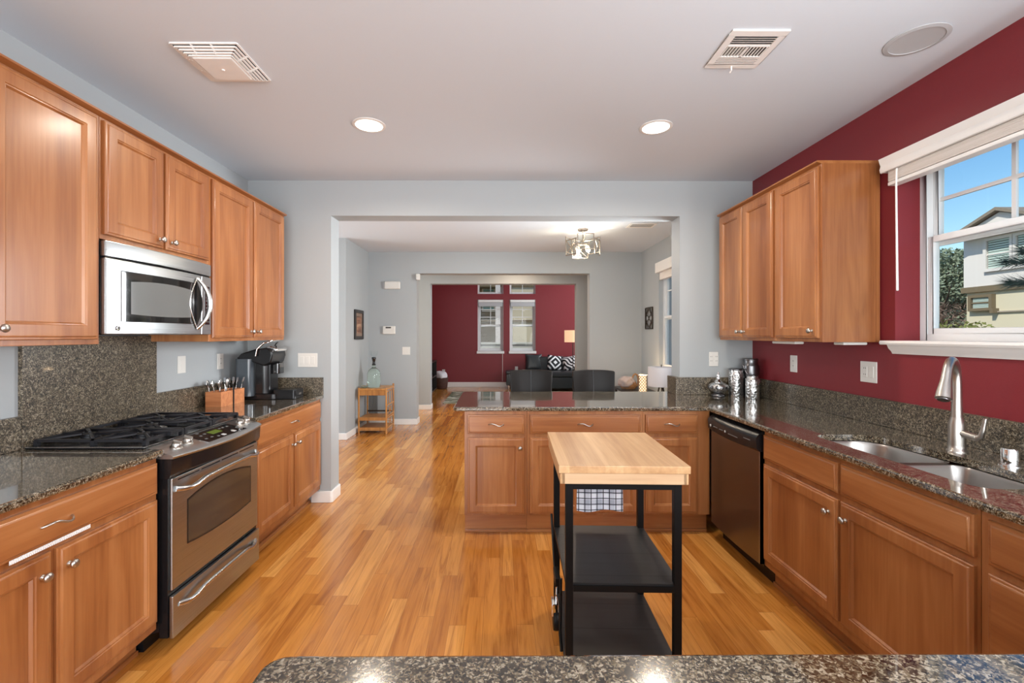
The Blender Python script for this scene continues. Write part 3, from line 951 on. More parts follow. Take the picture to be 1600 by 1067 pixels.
def bowl_mesh(outline, depth=0.20, lip=0.03):
    n = len(outline)
    cx = sum(p[0] for p in outline) / n; cy = sum(p[1] for p in outline) / n
    prof = [(-lip, 0.0), (0.0, 0.0), (0.006, -0.012), (0.014, -depth * 0.75), (0.03, -depth * 0.95), (0.07, -depth)]
    vs, fs = [], []
    for ins, z in prof:
        for x, y in offset_poly(outline, ins): vs.append((x, y, CT0 - 0.002 + z))
    for i in range(len(prof) - 1):
        for j in range(n):
            a, b = i * n + j, i * n + (j + 1) % n
            fs.append((a, b, b + n, a + n))
    fs.append(tuple((len(prof) - 1) * n + j for j in range(n)))
    return MB().add(vs, fs), (cx, cy)


for nm, ol in (('far_bowl', round_poly([(1.60, 1.925), (1.92, 1.925), (1.90, 2.32), (1.60, 2.32)], [0.06, 0.05, 0.13, 0.07], 8)),
               ('near_bowl', round_poly([(1.60, 1.505), (1.90, 1.505), (1.92, 1.885), (1.60, 1.885)], [0.07, 0.13, 0.05, 0.06], 8))):
    mb, cc_ = bowl_mesh(ol, lip=0.018)
    bo = mb.build(nm, 'sink_steel', r, smooth=60)
    MB().lathe([(0.043, 0), (0.043, 0.004), (0.030, 0.004), (0.026, -0.004), (0.0, -0.004)], 24, (cc_[0], cc_[1], CT0 - 0.200)).build('drain', 'chrome', bo, smooth=50)

fx, fy = 2.005, 1.985
r = thing('faucet', 'tall brushed nickel pull down faucet standing behind the sink', 'faucet', (fx, fy, CT1))
MB().lathe([(0.036, 0), (0.036, 0.006), (0.031, 0.010), (0.030, 0.03), (0.029, 0.12), (0.022, 0.15)], 28).build('base', 'nickel', r, smooth=60)
dx, dy = (1.845 - fx), (1.875 - fy)
L = math.hypot(dx, dy); dx /= L; dy /= L
pts = [(0, 0, 0.12), (0, 0, 0.20), (0, 0, 0.30)]
R_ = 0.087
for i in range(1, 15):
    a = PI * i / 16
    pts.append(((R_ - R_ * math.cos(a)) * dx, (R_ - R_ * math.cos(a)) * dy, 0.315 + R_ * math.sin(a)))
MB().tube(pts, [0.021, 0.019, 0.0165] + [0.0160] * 14, 18).build('spout', 'nickel', r, smooth=60)
e = Vector(pts[-1]); d_ = (Vector(pts[-1]) - Vector(pts[-2])).normalized()
mb = MB().tube([e - d_ * 0.01, e + d_ * 0.03, e + d_ * 0.09, e + d_ * 0.112, e + d_ * 0.116], [0.0165, 0.018, 0.026, 0.0275, 0.022], 20)
sp = mb.build('spray_head', 'nickel', r, smooth=50)
MB().tube([e + d_ * 0.114, e + d_ * 0.119], [0.021, 0.020], 18).build('spray_ring', 'silver_dark', sp)
h = MB().tube([(0, -0.02, 0.085), (0, -0.06, 0.080), (0, -0.085, 0.078)], [0.015, 0.0145, 0.0145], 16).build('handle_hub', 'nickel', r, smooth=60)
MB().tube([(0, -0.080, 0.078), (0.004, -0.096, 0.085), (0.004, -0.104, 0.115), (0.006, -0.112, 0.165)], [0.012, 0.011, 0.008, 0.007], 12).build('lever', 'nickel', h, smooth=60)
r = thing('air_gap', 'short chrome air gap cap on the worktop right of the faucet', 'air gap', (1.998, 1.77, CT1))
MB().lathe([(0.034, 0), (0.034, 0.004), (0.028, 0.006)], 24).build('flange', 'chrome', r)
MB().lathe([(0.0265, 0.006), (0.0265, 0.062), (0.024, 0.067), (0.0, 0.068)], 24).build('cap', 'chrome', r, smooth=50)

# ---------------------------------------------------------------- dishwasher
r = thing('dishwasher', 'stainless steel dishwasher with black control panel between peninsula and sink cabinet', 'dishwasher', (RF, 3.195, 0), -PI / 2)
w = 0.607
B(0.002, w - 0.002, 0.0, 0.56, 0.10, 0.878).build('tub', 'black', r)
B(0.004, w - 0.004, 0.06, 0.54, 0, 0.10).build('toe_kick', 'black', r)
def bow(x, w, b, base=0.0):
    return base - b * (1 - (2 * x / w - 1) ** 2)
poly = [(0.004, 0.0)] + [(x, bow(x, w, 0.012, -0.022)) for x in [0.004 + (w - 0.008) * i / 12 for i in range(13)]] + [(w - 0.004, 0.0)]
MB().prism(poly, 0.115, 0.756).build('door', 'steel_dark', r, smooth=30)
MB().box(w - 0.012, w - 0.004, -0.024, 0, 0.115, 0.756).build('door_edge', 'steel', r)
# control panel: curved bottom edge, bulging front
nx = 14
vs, fs = [], []
for i in range(nx + 1):
    x = 0.003 + (w - 0.006) * i / nx
    b = 1 - (2 * x / w - 1) ** 2
    for (y, z) in ((0.0, 0.755), (-0.022, 0.757 - 0.012 * b), (-0.044 - 0.012 * b, 0.775 - 0.014 * b), (-0.046 - 0.012 * b, 0.835), (-0.036 - 0.010 * b, 0.852), (-0.020, 0.862), (0.0, 0.876)):
        vs.append((x, y, z))
for i in range(nx):
    for j in range(6):
        a = i * 7 + j
        fs.append((a, a + 1, a + 8, a + 7))
fs.append(tuple(range(7))); fs.append(tuple(nx * 7 + j for j in range(7)))
cp = MB().add(vs, fs).build('control_panel', 'black', r, smooth=50)
for x, m, s in ((0.07, 'button', 0.009), (0.27, 'button', 0.008)):
    MB().sphere((x, -0.055 - 0.004, 0.803), s, 12, 8, (1, 0.3, 1)).build('button', m, cp, smooth=60)
for x0, x1, z in ((0.10, 0.16, 0.80), (0.19, 0.24, 0.80), (0.31, 0.42, 0.795), (0.48, 0.55, 0.81)):
    b = 1 - (((x0 + x1) / w) - 1) ** 2
    B(x0, x1, -0.047 - 0.013 * b, -0.044 - 0.012 * b, z, z + 0.004).build('panel_print', 'btn_grey', cp, smooth=0)

# ---------------------------------------------------------------- range
RY = 2.050; w = 0.752
r = thing('gas_range', 'stainless steel slide-in gas range with black cooktop on the left run', 'stove', (LF, RY, 0), PI / 2)
body = MB().prism_x([(0.58, 0.03), (0.10, 0.0), (0.07, 0.0), (0.07, 0.07), (0.0, 0.09), (0.0, 0.895), (0.58, 0.895)], 0.002, w - 0.002)
body.build('body', 'black', r, smooth=0)
# oven door, its window and handle
dr = B(0.014, w - 0.014, -0.05, -0.036, 0.268, 0.775).build('oven_door', 'steel', r, bevel=0.004)
B(0.004, w - 0.004, -0.037, 0.0, 0.06, 0.778).build('door_core', 'black', r)
arch = []
for i in range(13):
    t = i / 12; x = 0.12 + 0.535 * t
    arch.append((x, 0.640 + 0.036 * (1 - (2 * t - 1) ** 2)))
low = []
for i in range(13):
    t = 1 - i / 12; x = 0.12 + 0.535 * t
    low.append((x, 0.445 - 0.018 * (1 - (2 * t - 1) ** 2)))
MB().prism_y(low[::-1] + arch[::-1], -0.0512, -0.046).build('oven_window', 'oven_glass', dr, smooth=0)
big = [(x + (0.008 if x > w / 2 else -0.008), z + 0.008) for x, z in arch]; bl = [(x + (0.008 if x > w / 2 else -0.008), z - 0.008) for x, z in low]
MB().prism_y(bl[::-1] + big[::-1], -0.0506, -0.046).build('window_surround', 'black', dr, smooth=0)
for i in range(4):
    B(0.05 + i * 0.165, 0.05 + i * 0.165 + 0.15, -0.0505, -0.045, 0.757, 0.763).build('vent_slot', 'black', dr, smooth=0)


def bar_handle(z, parent, L0=0.035, L1=None, out=0.035, name='handle'):
    L1 = w - 0.035 if L1 is None else L1
    pts, rr = [], []
    for i in range(25):
        t = i / 24; x = L0 + (L1 - L0) * t
        e_ = min(t, 1 - t)
        y = -0.052 - out * min(1, e_ / 0.10) ** 0.6 - 0.008 * math.sin(PI * t)
        zz = z - 0.012 * math.sin(2 * PI * min(e_ / 0.2, 1) / 2) + 0.012 * math.sin(PI * t)
        pts.append((x, y, zz)); rr.append(0.013 if e_ < 0.08 else 0.0105)
    return MB().tube(pts, rr, 12).build(name, 'steel_rail', parent, smooth=60)


bar_handle(0.722, dr)
wd = B(0.008, w - 0.008, -0.058, -0.040, 0.055, 0.245).build('warming_drawer', 'steel', r, bevel=0.004)
bar_handle(0.19, wd, 0.05, w - 0.05, 0.026)


def yf(x, b0=-0.060, b1=0.052):
    return b0 - b1 * math.sin(PI * min(max(x / w, 0), 1))


nx = 20
vs, fs = [], []
for i in range(nx + 1):
    x = -0.002 + (w + 0.004) * i / nx
    f = yf(x)
    for (y, z) in ((0.0, 0.778), (-0.046, 0.778), (f * 0.92, 0.80), (f, 0.868), (0.0, 0.868)):
        vs.append((x, y, z))
for i in range(nx):
    for j in range(4):
        a = i * 5 + j
        fs.append((a, a + 1, a + 6, a + 5))
    fs.append((i * 5 + 4, i * 5, i * 5 + 5, i * 5 + 9))
fs.append(tuple(range(5))); fs.append(tuple(nx * 5 + j for j in range(5)))
MB().add(vs, fs).build('front_apron', 'black', r, smooth=40)
vs, fs = [], []
for i in range(nx + 1):
    x = -0.002 + (w + 0.004) * i / nx
    f = yf(x) - 0.004
    for (y, z) in ((0.02, 0.868), (f, 0.868), (f - 0.003, 0.876), (f + 0.006, 0.884), (0.062, 0.922), (0.062, 0.88)):
        vs.append((x, y, z))
for i in range(nx):
    for j in range(5):
        a = i * 6 + j
        fs.append((a, a + 1, a + 7, a + 6))
    fs.append((i * 6 + 5, i * 6, i * 6 + 6, i * 6 + 11))
fs.append(tuple(range(6))); fs.append(tuple(nx * 6 + j for j in range(6)))
cp = MB().add(vs, fs).build('control_panel', 'steel', r, smooth=40)


def on_panel(x, t):
    """point at fraction t from the front edge to the back of the sloping panel, and its normal"""
    f = yf(x) + 0.002
    a, b = Vector((x, f, 0.884)), Vector((x, 0.062, 0.922))
    n_ = Vector((0, -(b - a).z, (b - a).y)).normalized()
    return a.lerp(b, t), n_


for i, (x, t) in enumerate(((0.085, 0.42), (0.165, 0.50), (0.615, 0.50), (0.69, 0.50))):
    p_, n_ = on_panel(x, t)
    Mx = Matrix.Translation(p_) @ n_.to_track_quat('Z', 'Y').to_matrix().to_4x4()
    kb = MB().lathe([(0.026, -0.004), (0.026, 0.003), (0.021, 0.006), (0.021, 0.020), (0.018, 0.024), (0.0, 0.025)], 24, Mx=Mx).build('knob', 'nickel', cp, smooth=50)
    MB().box(-0.005, 0.005, -0.020, 0.020, 0.022, 0.034, Mx=Mx).build('grip', 'nickel', cp, bevel=0.002)
pa, n_ = on_panel(0.39, 0.42)
Mx = Matrix.Translation(pa) @ n_.to_track_quat('Z', 'Y').to_matrix().to_4x4()
# frame of the touch panel: build directly in sloped coordinates
def slope_quad(x0, x1, t0, t1, hgt):
    q = []
    for x, t in ((x0, t0), (x1, t0), (x1, t1), (x0, t1)):
        a, b = Vector((x, -0.100, 0.8865)), Vector((x, 0.062, 0.922))
        n2 = Vector((0, -(b - a).z, (b - a).y)).normalized()
        p_ = a.lerp(b, t); q += [p_ - n2 * 0.003, p_ + n2 * hgt]
    return MB().add([q[0], q[2], q[4], q[6], q[1], q[3], q[5], q[7]], [(0, 3, 2, 1), (4, 5, 6, 7), (0, 1, 5, 4), (1, 2, 6, 5), (2, 3, 7, 6), (3, 0, 4, 7)])


slope_quad(0.222, 0.562, 0.10, 0.86, 0.0012).build('touch_panel_frame', 'chrome', cp, smooth=0)
tp = slope_quad(0.228, 0.556, 0.13, 0.83, 0.0022).build('touch_panel', 'blackgloss', cp, smooth=0)
slope_quad(0.345, 0.425, 0.45, 0.68, 0.003).build('clock_digits', 'display', cp, smooth=0)
for x, t in ((0.25, .3), (0.27, .55), (0.295, .3), (0.31, .6), (0.44, .62), (0.47, .62), (0.47, .3), (0.505, .6), (0.53, .35), (0.29, .75), (0.33, .22)):
    slope_quad(x, x + 0.016, t, t + 0.06, 0.003).build('key_print', 'btn_grey', cp, smooth=0)
for x in (0.365, 0.455):
    p_, n2 = on_panel(x, 0.14)
    slope_quad(x, x + 0.026, 0.17, 0.30, 0.0045).build('round_key', 'button', cp, bevel=0.004)
# cooktop
ck = B(-0.012, w + 0.012, 0.055, 0.585, 0.9145, 0.9245).build('cooktop', 'black', r, bevel=0.003)
rect = MB()
rect.box(-0.014, w + 0.014, 0.050, 0.058, 0.9235, 0.9262); rect.box(-0.016, -0.008, 0.05, 0.585, 0.9235, 0.9262); rect.box(w + 0.008, w + 0.016, 0.05, 0.585, 0.9235, 0.9262)
rect.build('steel_edge', 'steel_rail', ck, smooth=0)
for bx, by, br in ((0.15, 0.18, 0.045), (0.15, 0.44, 0.036), (w - 0.15, 0.18, 0.042), (w - 0.15, 0.44, 0.045), (w / 2, 0.31, 0.050)):
    MB().lathe([(br * 1.25, 0.924), (br * 1.2, 0.932), (br, 0.934), (br, 0.944), (0, 0.944)], 28, (bx, by, 0)).build('burner', 'nickel' if bx == w / 2 else 'blackmatte', ck, smooth=50)
    MB().lathe([(br * .78, 0.944), (br * .78, 0.951), (br * .7, 0.953), (0, 0.953)], 24, (bx, by, 0)).build('burner_cap', 'blackmatte', ck, smooth=50)
gz = 0.947
for gx0, gx1, cs in ((0.015, 0.26, ((0.15, 0.18), (0.15, 0.44))), (0.27, w - 0.27, ((w / 2, 0.31),)), (w - 0.26, w - 0.015, ((w - 0.15, 0.18), (w - 0.15, 0.44)))):
    mb = MB()
    ys = (0.075, 0.565)
    t_ = 0.007
    for y in ys: mb.box(gx0, gx1, y - t_, y + t_, gz - 0.006, gz + 0.006)
    for x in (gx0 + t_, gx1 - t_): mb.box(x - t_, x + t_, ys[0], ys[1], gz - 0.006, gz + 0.006)
    for x in (gx0 + t_, gx1 - t_):
        for y in (0.075, 0.31, 0.565): mb.box(x - 0.009, x + 0.009, y - 0.009, y + 0.009, 0.9245, gz)
    if len(cs) == 2: mb.box(gx0, gx1, 0.31 - t_, 0.31 + t_, gz - 0.006, gz + 0.006)
    for cx_, cy_ in cs:
        for a in range(4):
            th = PI / 4 + a * PI / 2
            ex, ey = math.cos(th), math.sin(th)
            ln = 0.15 if len(cs) == 2 else 0.16
            q0 = Vector((cx_ + ex * 0.03, cy_ + ey * 0.03, gz + 0.006)); q1 = Vector((cx_ + ex * ln, cy_ + ey * ln, gz + 0.001))
            q1.x = min(max(q1.x, gx0 + .005), gx1 - .005); q1.y = min(max(q1.y, 0.075), 0.565)
            mb.tube([q0, q1], [0.0065, 0.009], 6)
        mb.tube([(cx_, cy_ - 0.13, gz + 0.002), (cx_, cy_ - 0.03, gz + 0.006)], [0.009, 0.0065], 6)
        mb.tube([(cx_, cy_ + 0.13, gz + 0.002), (cx_, cy_ + 0.03, gz + 0.006)], [0.009, 0.0065], 6)
    mb.build('grate', 'blackmatte', r, smooth=30)

# ---------------------------------------------------------------- microwave
w = 0.752
r = thing('microwave', 'stainless steel over-the-range microwave with a dark window', 'microwave', (-1.81, 2.028, 1.425), PI / 2)
H = 0.423
B(0.0, w, -0.030, 0.334, 0.0, H).build('case', 'black', r, bevel=0.003)


def front(x, y0=-0.055, b=0.030):
    return y0 - b * (1 - (2 * x / w - 1) ** 2)


def curved(x0, x1, z0, z1, off, back=0.0, n=20, mb=None):
    """curved slab following the bowed front between x0 and x1, front face proud by off"""
    xs = [x0 + (x1 - x0) * i / n for i in range(n + 1)]
    poly = [(x, front(x) - off) for x in xs] + [(x, front(x) + back) for x in reversed(xs)]
    return (mb or MB()).prism(poly, z0, z1)


def flat_back(x0, x1, z0, z1, off=0.0):
    xs = [x0 + (x1 - x0) * i / 20 for i in range(21)]
    return MB().prism([(x, front(x) - off) for x in xs] + [(x1, -0.0302), (x0, -0.0302)], z0, z1)


flat_back(0.004, w - 0.004, 0.352, H).build('top_grille', 'steel', r, bevel=0.006, smooth=35)
B(0.01, w - 0.01, -0.05, -0.0301, 0.343, 0.353).build('seam', 'black', r)
dr = flat_back(0.004, w * 0.842, 0.002, 0.345).build('door', 'steel', r, bevel=0.006, smooth=35)
flat_back(w * 0.846, w - 0.004, 0.002, 0.345).build('control_side', 'steel', r, bevel=0.006, smooth=35)
curved(0.075, 0.60, 0.060, 0.298, 0.0015, 0.01).build('window_surround', 'blackgloss', dr, bevel=0.004, smooth=35)
# pale mesh window with arched top and bottom
n = 24; vs, fs = [], []
for i in range(n + 1):
    t = i / n; x = 0.125 + 0.405 * t
    z0_ = 0.098 - 0.006 * (1 - (2 * t - 1) ** 2); z1_ = 0.250 + 0.012 * (1 - (2 * t - 1) ** 2)
    y = front(x) - 0.0024
    vs += [(x, y, z0_), (x, y, z1_), (x, y + 0.004, z1_), (x, y + 0.004, z0_)]
for i in range(n):
    for j in range(4):
        a = i * 4 + j; b = i * 4 + (j + 1) % 4
        fs.append((a, b, b + 4, a + 4))
fs += [(0, 3, 2, 1), (n * 4, n * 4 + 1, n * 4 + 2, n * 4 + 3)]
MB().add(vs, fs).build('mesh_window', 'micro_glass', dr, smooth=35)
# bow handle and its dark lens-shaped recess
lens = [(0.575 + 0.055 * math.sin(PI * i / 14), 0.045 + 0.27 * i / 14) for i in range(15)] + [(0.575 - 0.055 * math.sin(PI * i / 14), 0.315 - 0.27 * i / 14) for i in range(1, 14)]
yl = front(0.575) - 0.004
MB().prism_y(lens[::-1], yl, yl + 0.012).build('handle_recess', 'blackgloss', dr, smooth=0)
pts = [(0.575 + 0.048 * math.sin(PI * t) + 0.006, front(0.575) - 0.004 - 0.045 * math.sin(PI * t) ** 0.7, 0.035 + 0.29 * t) for t in [i / 20 for i in range(21)]]
MB().tube(pts, [0.008 + 0.006 * math.sin(PI * i / 20) for i in range(21)], 12).build('handle', 'steel_rail', dr, smooth=60)
pts = [(0.575 - 0.055 * math.sin(PI * t), yl - 0.002, 0.040 + 0.28 * t) for t in [i / 20 for i in range(21)]]
MB().tube(pts, 0.004, 8).build('recess_trim', 'steel_rail', dr, smooth=60)
kp = curved(0.668, w - 0.022, 0.060, 0.290, 0.0015, 0.01, 8).build('keypad', 'blackgloss', r, bevel=0.003, smooth=35)
curved(0.680, w - 0.032, 0.245, 0.275, 0.003, 0.01, 4).build('keypad_display', 'smoke', kp, smooth=0)
for zi in range(8):
    for xi in range(3):
        x = 0.682 + xi * 0.016; z = 0.075 + zi * 0.0205
        curved(x, x + 0.009, z, z + 0.006, 0.0022, 0.01, 2).build('key', 'btn_grey', kp, smooth=0)
by = front(0.075) - 0.001
Mx = Matrix.Translation((0.062, front(0.062) - 0.0005, 0.030)) @ RX
bd = MB().lathe([(0.0115, 0), (0.0115, 0.0015), (0.0095, 0.0022), (0.0, 0.0022)], 24, Mx=Mx).build('round_badge', 'chrome', dr)
MB().tube([(0.062 + 0.0078 * math.cos(a * PI / 10), front(0.062) - 0.0030, 0.030 + 0.0078 * math.sin(a * PI / 10)) for a in range(21)], 0.0007, 6).build('badge_ring', 'silver_dark', dr)
mb = MB()
for s in (-1, 1):   # two scrolled letters inside the badge ring
    mb.tube([(0.062 + s * 0.0025 + 0.0026 * math.cos(a), front(0.062) - 0.0030, 0.030 + 0.0034 * math.sin(a)) for a in [s * 0.5 + i * 0.5 for i in range(11)]], 0.0006, 5)
mb.build('badge_monogram', 'silver_dark', dr)


# ---------------------------------------------------------------- utensil caddy and the cutlery in it
cad = thing('utensil_caddy', 'wooden cutlery caddy with a black handle on the worktop beside the range', 'caddy', (-1.975, 3.235, CT1), math.radians(-3))
W_, D_, H_, t_ = 0.115, 0.27, 0.105, 0.008     # local x to the left wall (negative), y deeper
mb = MB()
mb.box(-W_, 0, 0, t_, 0, H_); mb.box(-W_, 0, D_ - t_, D_, 0, H_)
mb.box(-W_, -W_ + t_, t_, D_ - t_, 0, H_); mb.box(-t_, 0, t_, D_ - t_, 0, H_)
mb.box(-W_ + t_, -t_, D_ / 2 - t_ / 2, D_ / 2 + t_ / 2, 0, H_ - 0.01)
mb.box(-W_ + t_, -t_, t_, D_ - t_, 0, 0.008)
mb.build('box', 'caddywood', cad, smooth=0)
MB().tube([(0.004, D_ / 2, 0.0), (0.004, D_ / 2, 0.125), (-0.012, D_ / 2, 0.150), (-W_ / 2, D_ / 2, 0.158), (-W_ + 0.012, D_ / 2, 0.150), (-W_ - 0.004, D_ / 2, 0.125), (-W_ - 0.004, D_ / 2, 0.02)], 0.005, 8).build('handle', 'frame_black', cad, smooth=60)


def cutlery(kind, label, x, y, lean, head, mat='steel_rail'):
    """local z up; the head sticks out of the caddy"""
    o = MB()
    top = 0.175
    dxx, dyy = lean
    p0 = Vector((x, y, 0.012)); p1 = Vector((x + dxx * 0.75, y + dyy * 0.75, top * 0.78)); p2 = Vector((x + dxx, y + dyy, top))
    o.tube([p0, p0.lerp(p1, 0.5), p1], [0.005, 0.0035, 0.003], 8, flat=0.6)
    d = (p2 - p1).normalized()
    if kind == 'spoon':
        n = 10
        vs, fs = [], []
        pts = [p1 + d * (0.052 * i / n) for i in range(n + 1)]
        rr = [0.003 + 0.0155 * math.sin(PI * min(1, (i + 0.8) / (n + 1))) ** 0.7 for i in range(n + 1)]
        o.tube(pts, rr, 12, flat=0.28)
    else:
        o.tube([p1, p1 + d * 0.012, p1 + d * 0.022], [0.003, 0.011, 0.012], 8, flat=0.25)
        for s in (-1.5, -0.5, 0.5, 1.5):
            a = p1 + d * 0.020 + Vector((0, s * 0.0058, 0))
            o.tube([a, a + d * 0.034], [0.0018, 0.001], 5)
    ob = o.build(kind, mat, smooth=60)
    ob.location = cad.location; ob.rotation_euler = cad.rotation_euler
    tag(ob, label, kind, 'cutlery standing in the wooden caddy')
    return ob


cut = [('spoon', (-0.09, 0.03), (-0.018, -0.016)), ('spoon', (-0.06, 0.035), (-0.012, -0.02)), ('spoon', (-0.035, 0.03), (0.02, -0.022)), ('spoon', (-0.03, 0.07), (0.03, 0.01)), ('spoon', (-0.07, 0.08), (0.0, 0.02)), ('spoon', (-0.05, 0.10), (0.025, 0.005)),
       ('fork', (-0.08, 0.17), (-0.015, 0.01)), ('fork', (-0.05, 0.18), (0.0, -0.015)), ('fork', (-0.03, 0.16), (0.018, 0.0)), ('fork', (-0.035, 0.20), (0.012, 0.02)), ('fork', (-0.025, 0.23), (0.025, 0.03)), ('fork', (-0.06, 0.22), (-0.01, 0.025))]
for kd, (x, y), ln in cut:
    cutlery(kd, 'steel spoon standing bowl up in the near half of the wooden caddy' if kd == 'spoon' else 'steel fork standing tines up in the far half of the wooden caddy', x, y, ln, None)

# ---------------------------------------------------------------- coffee maker (front faces +x)
r = thing('coffee_maker', 'black single serve coffee maker with a raised chrome handle in the left corner', 'coffee maker', (-2.06, 3.59, CT1))
w, dp = 0.195, 0.34
def rbox(x0, x1, y0, y1, rad):
    return round_poly([(x0, y0), (x1, y0), (x1, y1), (x0, y1)], rad, 6)
MB().prism(rbox(0.0, 0.30, 0.0, w, 0.04), 0.0, 0.045).build('base', 'black', r, bevel=0.006)
MB().prism(rbox(0.26, 0.44, 0.02, w - 0.01, 0.02), 0.0, 0.075).build('drip_tray', 'black', r, bevel=0.006)
B(0.439, 0.4415, 0.09, 0.13, 0.03, 0.045).build('tray_emblem', 'chrome', r)
MB().prism(rbox(0.06, 0.24, 0.0, w, 0.05), 0.045, 0.30).build('column', 'black', r, bevel=0.006)
MB().prism(rbox(-0.005, 0.13, -0.045, 0.05, 0.035), 0.03, 0.325).build('water_tank', 'smoke', r, bevel=0.004)
MB().prism_y([(0.0, 0.325), (0.04, 0.365), (0.15, 0.400), (0.24, 0.412), (0.280, 0.385), (0.285, 0.345), (0.27, 0.29), (0.22, 0.265), (0.12, 0.30)], -0.03, w + 0.005).build('brew_head', 'black', r, bevel=0.012, seg=3)
MB().tube([(0.165, -0.044, 0.345), (0.175, -0.044, 0.40), (0.215, -0.03, 0.445), (0.255, 0.02, 0.462), (0.262, w / 2, 0.466), (0.255, w - 0.05, 0.462), (0.215, w - 0.01, 0.445), (0.175, w + 0.014, 0.40), (0.165, w + 0.018, 0.345)], 0.010, 12, flat=0.7).build('lift_handle', 'chrome', r, smooth=60)
MB().prism_y([(0.255, 0.375), (0.305, 0.380), (0.312, 0.402), (0.25, 0.424), (0.21, 0.412)], 0.0, w - 0.03).build('lid_trim', 'chrome', r, bevel=0.006)
MB().prism(rbox(0.235, 0.30, 0.05, w - 0.05, 0.02), 0.20, 0.285).build('pod_holder', 'blackgloss', r, bevel=0.004)

# ---------------------------------------------------------------- wall plates
def plate(name, label, loc, rz, w, h, kind, cat):
    """front faces local -y"""
    r = thing(name, label, cat, loc, rz)
    B(-w / 2, w / 2, -0.006, 0.0, -h / 2, h / 2).build('cover_plate', 'plate', r, bevel=0.002)
    k_ = max(1, round(w / 0.05))
    kinds = kind if isinstance(kind, (list, tuple)) else [kind] * k_
    for i, kd in enumerate(kinds):
        cx_ = (i - (len(kinds) - 1) / 2) * 0.046
        if kd == 'rocker':
            B(cx_ - 0.016, cx_ + 0.016, -0.0085, -0.005, -0.033, 0.033).build('rocker', 'plate', r, bevel=0.002)
        else:
            f = B(cx_ - 0.0165, cx_ + 0.0165, -0.0080, -0.005, -0.033, 0.033).build('socket_insert', 'plate', r, bevel=0.002)
            m = MB()
            for dz in (-0.018, 0.018):
                m.box(cx_ - 0.007, cx_ - 0.0045, -0.0086, -0.007, dz - 0.001, dz + 0.007)
                m.box(cx_ + 0.0045, cx_ + 0.007, -0.0086, -0.007, dz - 0.001, dz + 0.007)
            m.build('socket_slots', 'plate_dark', f, smooth=0, kind='stuff')
    return r


plate('light_switch', 'white switch plate on the left wall above the range end of the worktop', (LW, 3.075, 1.225), PI / 2, 0.075, 0.115, 'rocker', 'switch')
plate('wall_outlet', 'white outlet on the left wall between the switch and the coffee maker', (LW, 3.50, 1.222), PI / 2, 0.075, 0.118, 'socket', 'outlet')
plate('light_switch', 'wide white triple switch plate on the grey pillar beside the left cabinets', (-1.635, KB, 1.21), 0, 0.165, 0.118, 'rocker', 'switch')
plate('wall_outlet', 'white outlet on the grey wall above the silver tins', (1.829, KB, 1.218), 0, 0.078, 0.122, 'socket', 'outlet')
plate('wall_outlet', 'narrow white outlet on the burgundy wall under the single door cabinet', (RW, 3.335, 1.213), -PI / 2, 0.075, 0.122, 'socket', 'outlet')
plate('wall_outlet', 'square white double plate with switch and outlet left of the faucet', (RW, 2.655, 1.208), -PI / 2, 0.118, 0.122, ['socket', 'rocker'], 'outlet')
plate('light_switch', 'white double switch plate on the grey dining wall below the alarm keypad', (-1.486, 7.24, 1.17), 0, 0.125, 0.125, 'rocker', 'switch')
plate('wall_outlet', 'white outlet low on the burgundy living room wall above the grey basket', (-1.53, 12.41, 0.42), 0, 0.08, 0.12, 'socket', 'outlet')

plate('wall_outlet', 'white outlet on the burgundy wall just above the low end of the sofa', (0.454, 12.41, 0.50), 0, 0.08, 0.12, 'socket', 'outlet')

r = thing('door_chime', 'white rounded chime box high on the grey dining wall', 'chime', (-1.70, 7.24, 2.21))
B(-0.125, 0.125, -0.05, 0, -0.062, 0.062).build('case', 'plate', r, bevel=0.018, seg=3)
B(-0.15, -0.126, -0.03, 0, -0.055, 0.055).build('side_bracket', 'baffle', r, bevel=0.003)
r = thing('alarm_keypad', 'white alarm keypad with a small dark display on the grey dining wall', 'keypad', (-1.755, 7.24, 1.50))
B(-0.10, 0.10, -0.035, 0, -0.065, 0.065).build('case', 'plate', r, bevel=0.012, seg=3)
B(-0.05, 0.035, -0.037, -0.03, 0.028, 0.05).build('display', 'plate_dark', r)
r = thing('motion_sensor', 'small white sensor at the top left corner of the hall opening', 'sensor', (-1.29, 7.21, 2.34))
B(-0.033, 0.03, -0.03, 0.03, -0.05, 0.05).build('case', 'plate', r, bevel=0.01)

# ---------------------------------------------------------------- ceiling fittings
def downlight(label, x, y, lit, rr=0.085):
    r = thing('ceiling_downlight', label, 'downlight', (x, y, CH))
    MB().lathe([(rr, 0), (rr + 0.016, -0.001), (rr + 0.016, -0.004), (rr - 0.002, -0.007), (rr - 0.002, 0.0)], 40).build('trim_ring', 'trim' if lit else 'baffle', r, smooth=50)
    if lit:
        MB().lathe([(0, -0.004), (rr - 0.002, -0.004), (rr - 0.002, -0.002), (0, -0.002)], 40).build('lens', 'led', r)
        d = bpy.data.lights.new('downlight_beam', 'AREA'); d.shape = 'DISK'; d.size = rr * 1.7; d.energy = 17; d.color = (1.0, 0.88, 0.74)
        d.spread = math.radians(165)
        l = bpy.data.objects.new('downlight_beam', d); l.parent = r; l.location = (0, 0, -0.012); COL.objects.link(l)
    else:
        MB().lathe([(0, -0.002), (rr * 0.5, -0.0022), (rr - 0.001, -0.004), (rr - 0.001, -0.0005), (0, -0.0005)], 40).build('inner_baffle', 'baffle', r, smooth=60)
    return r


downlight('lit round recessed ceiling light on the left, by the exhaust fan grille', -0.818, 2.853, True)
downlight('lit round recessed ceiling light on the right, beyond the air register', 0.987, 2.873, True)
downlight('unlit round grey ceiling speaker by the burgundy wall', 1.856, 2.018, False, 0.10)

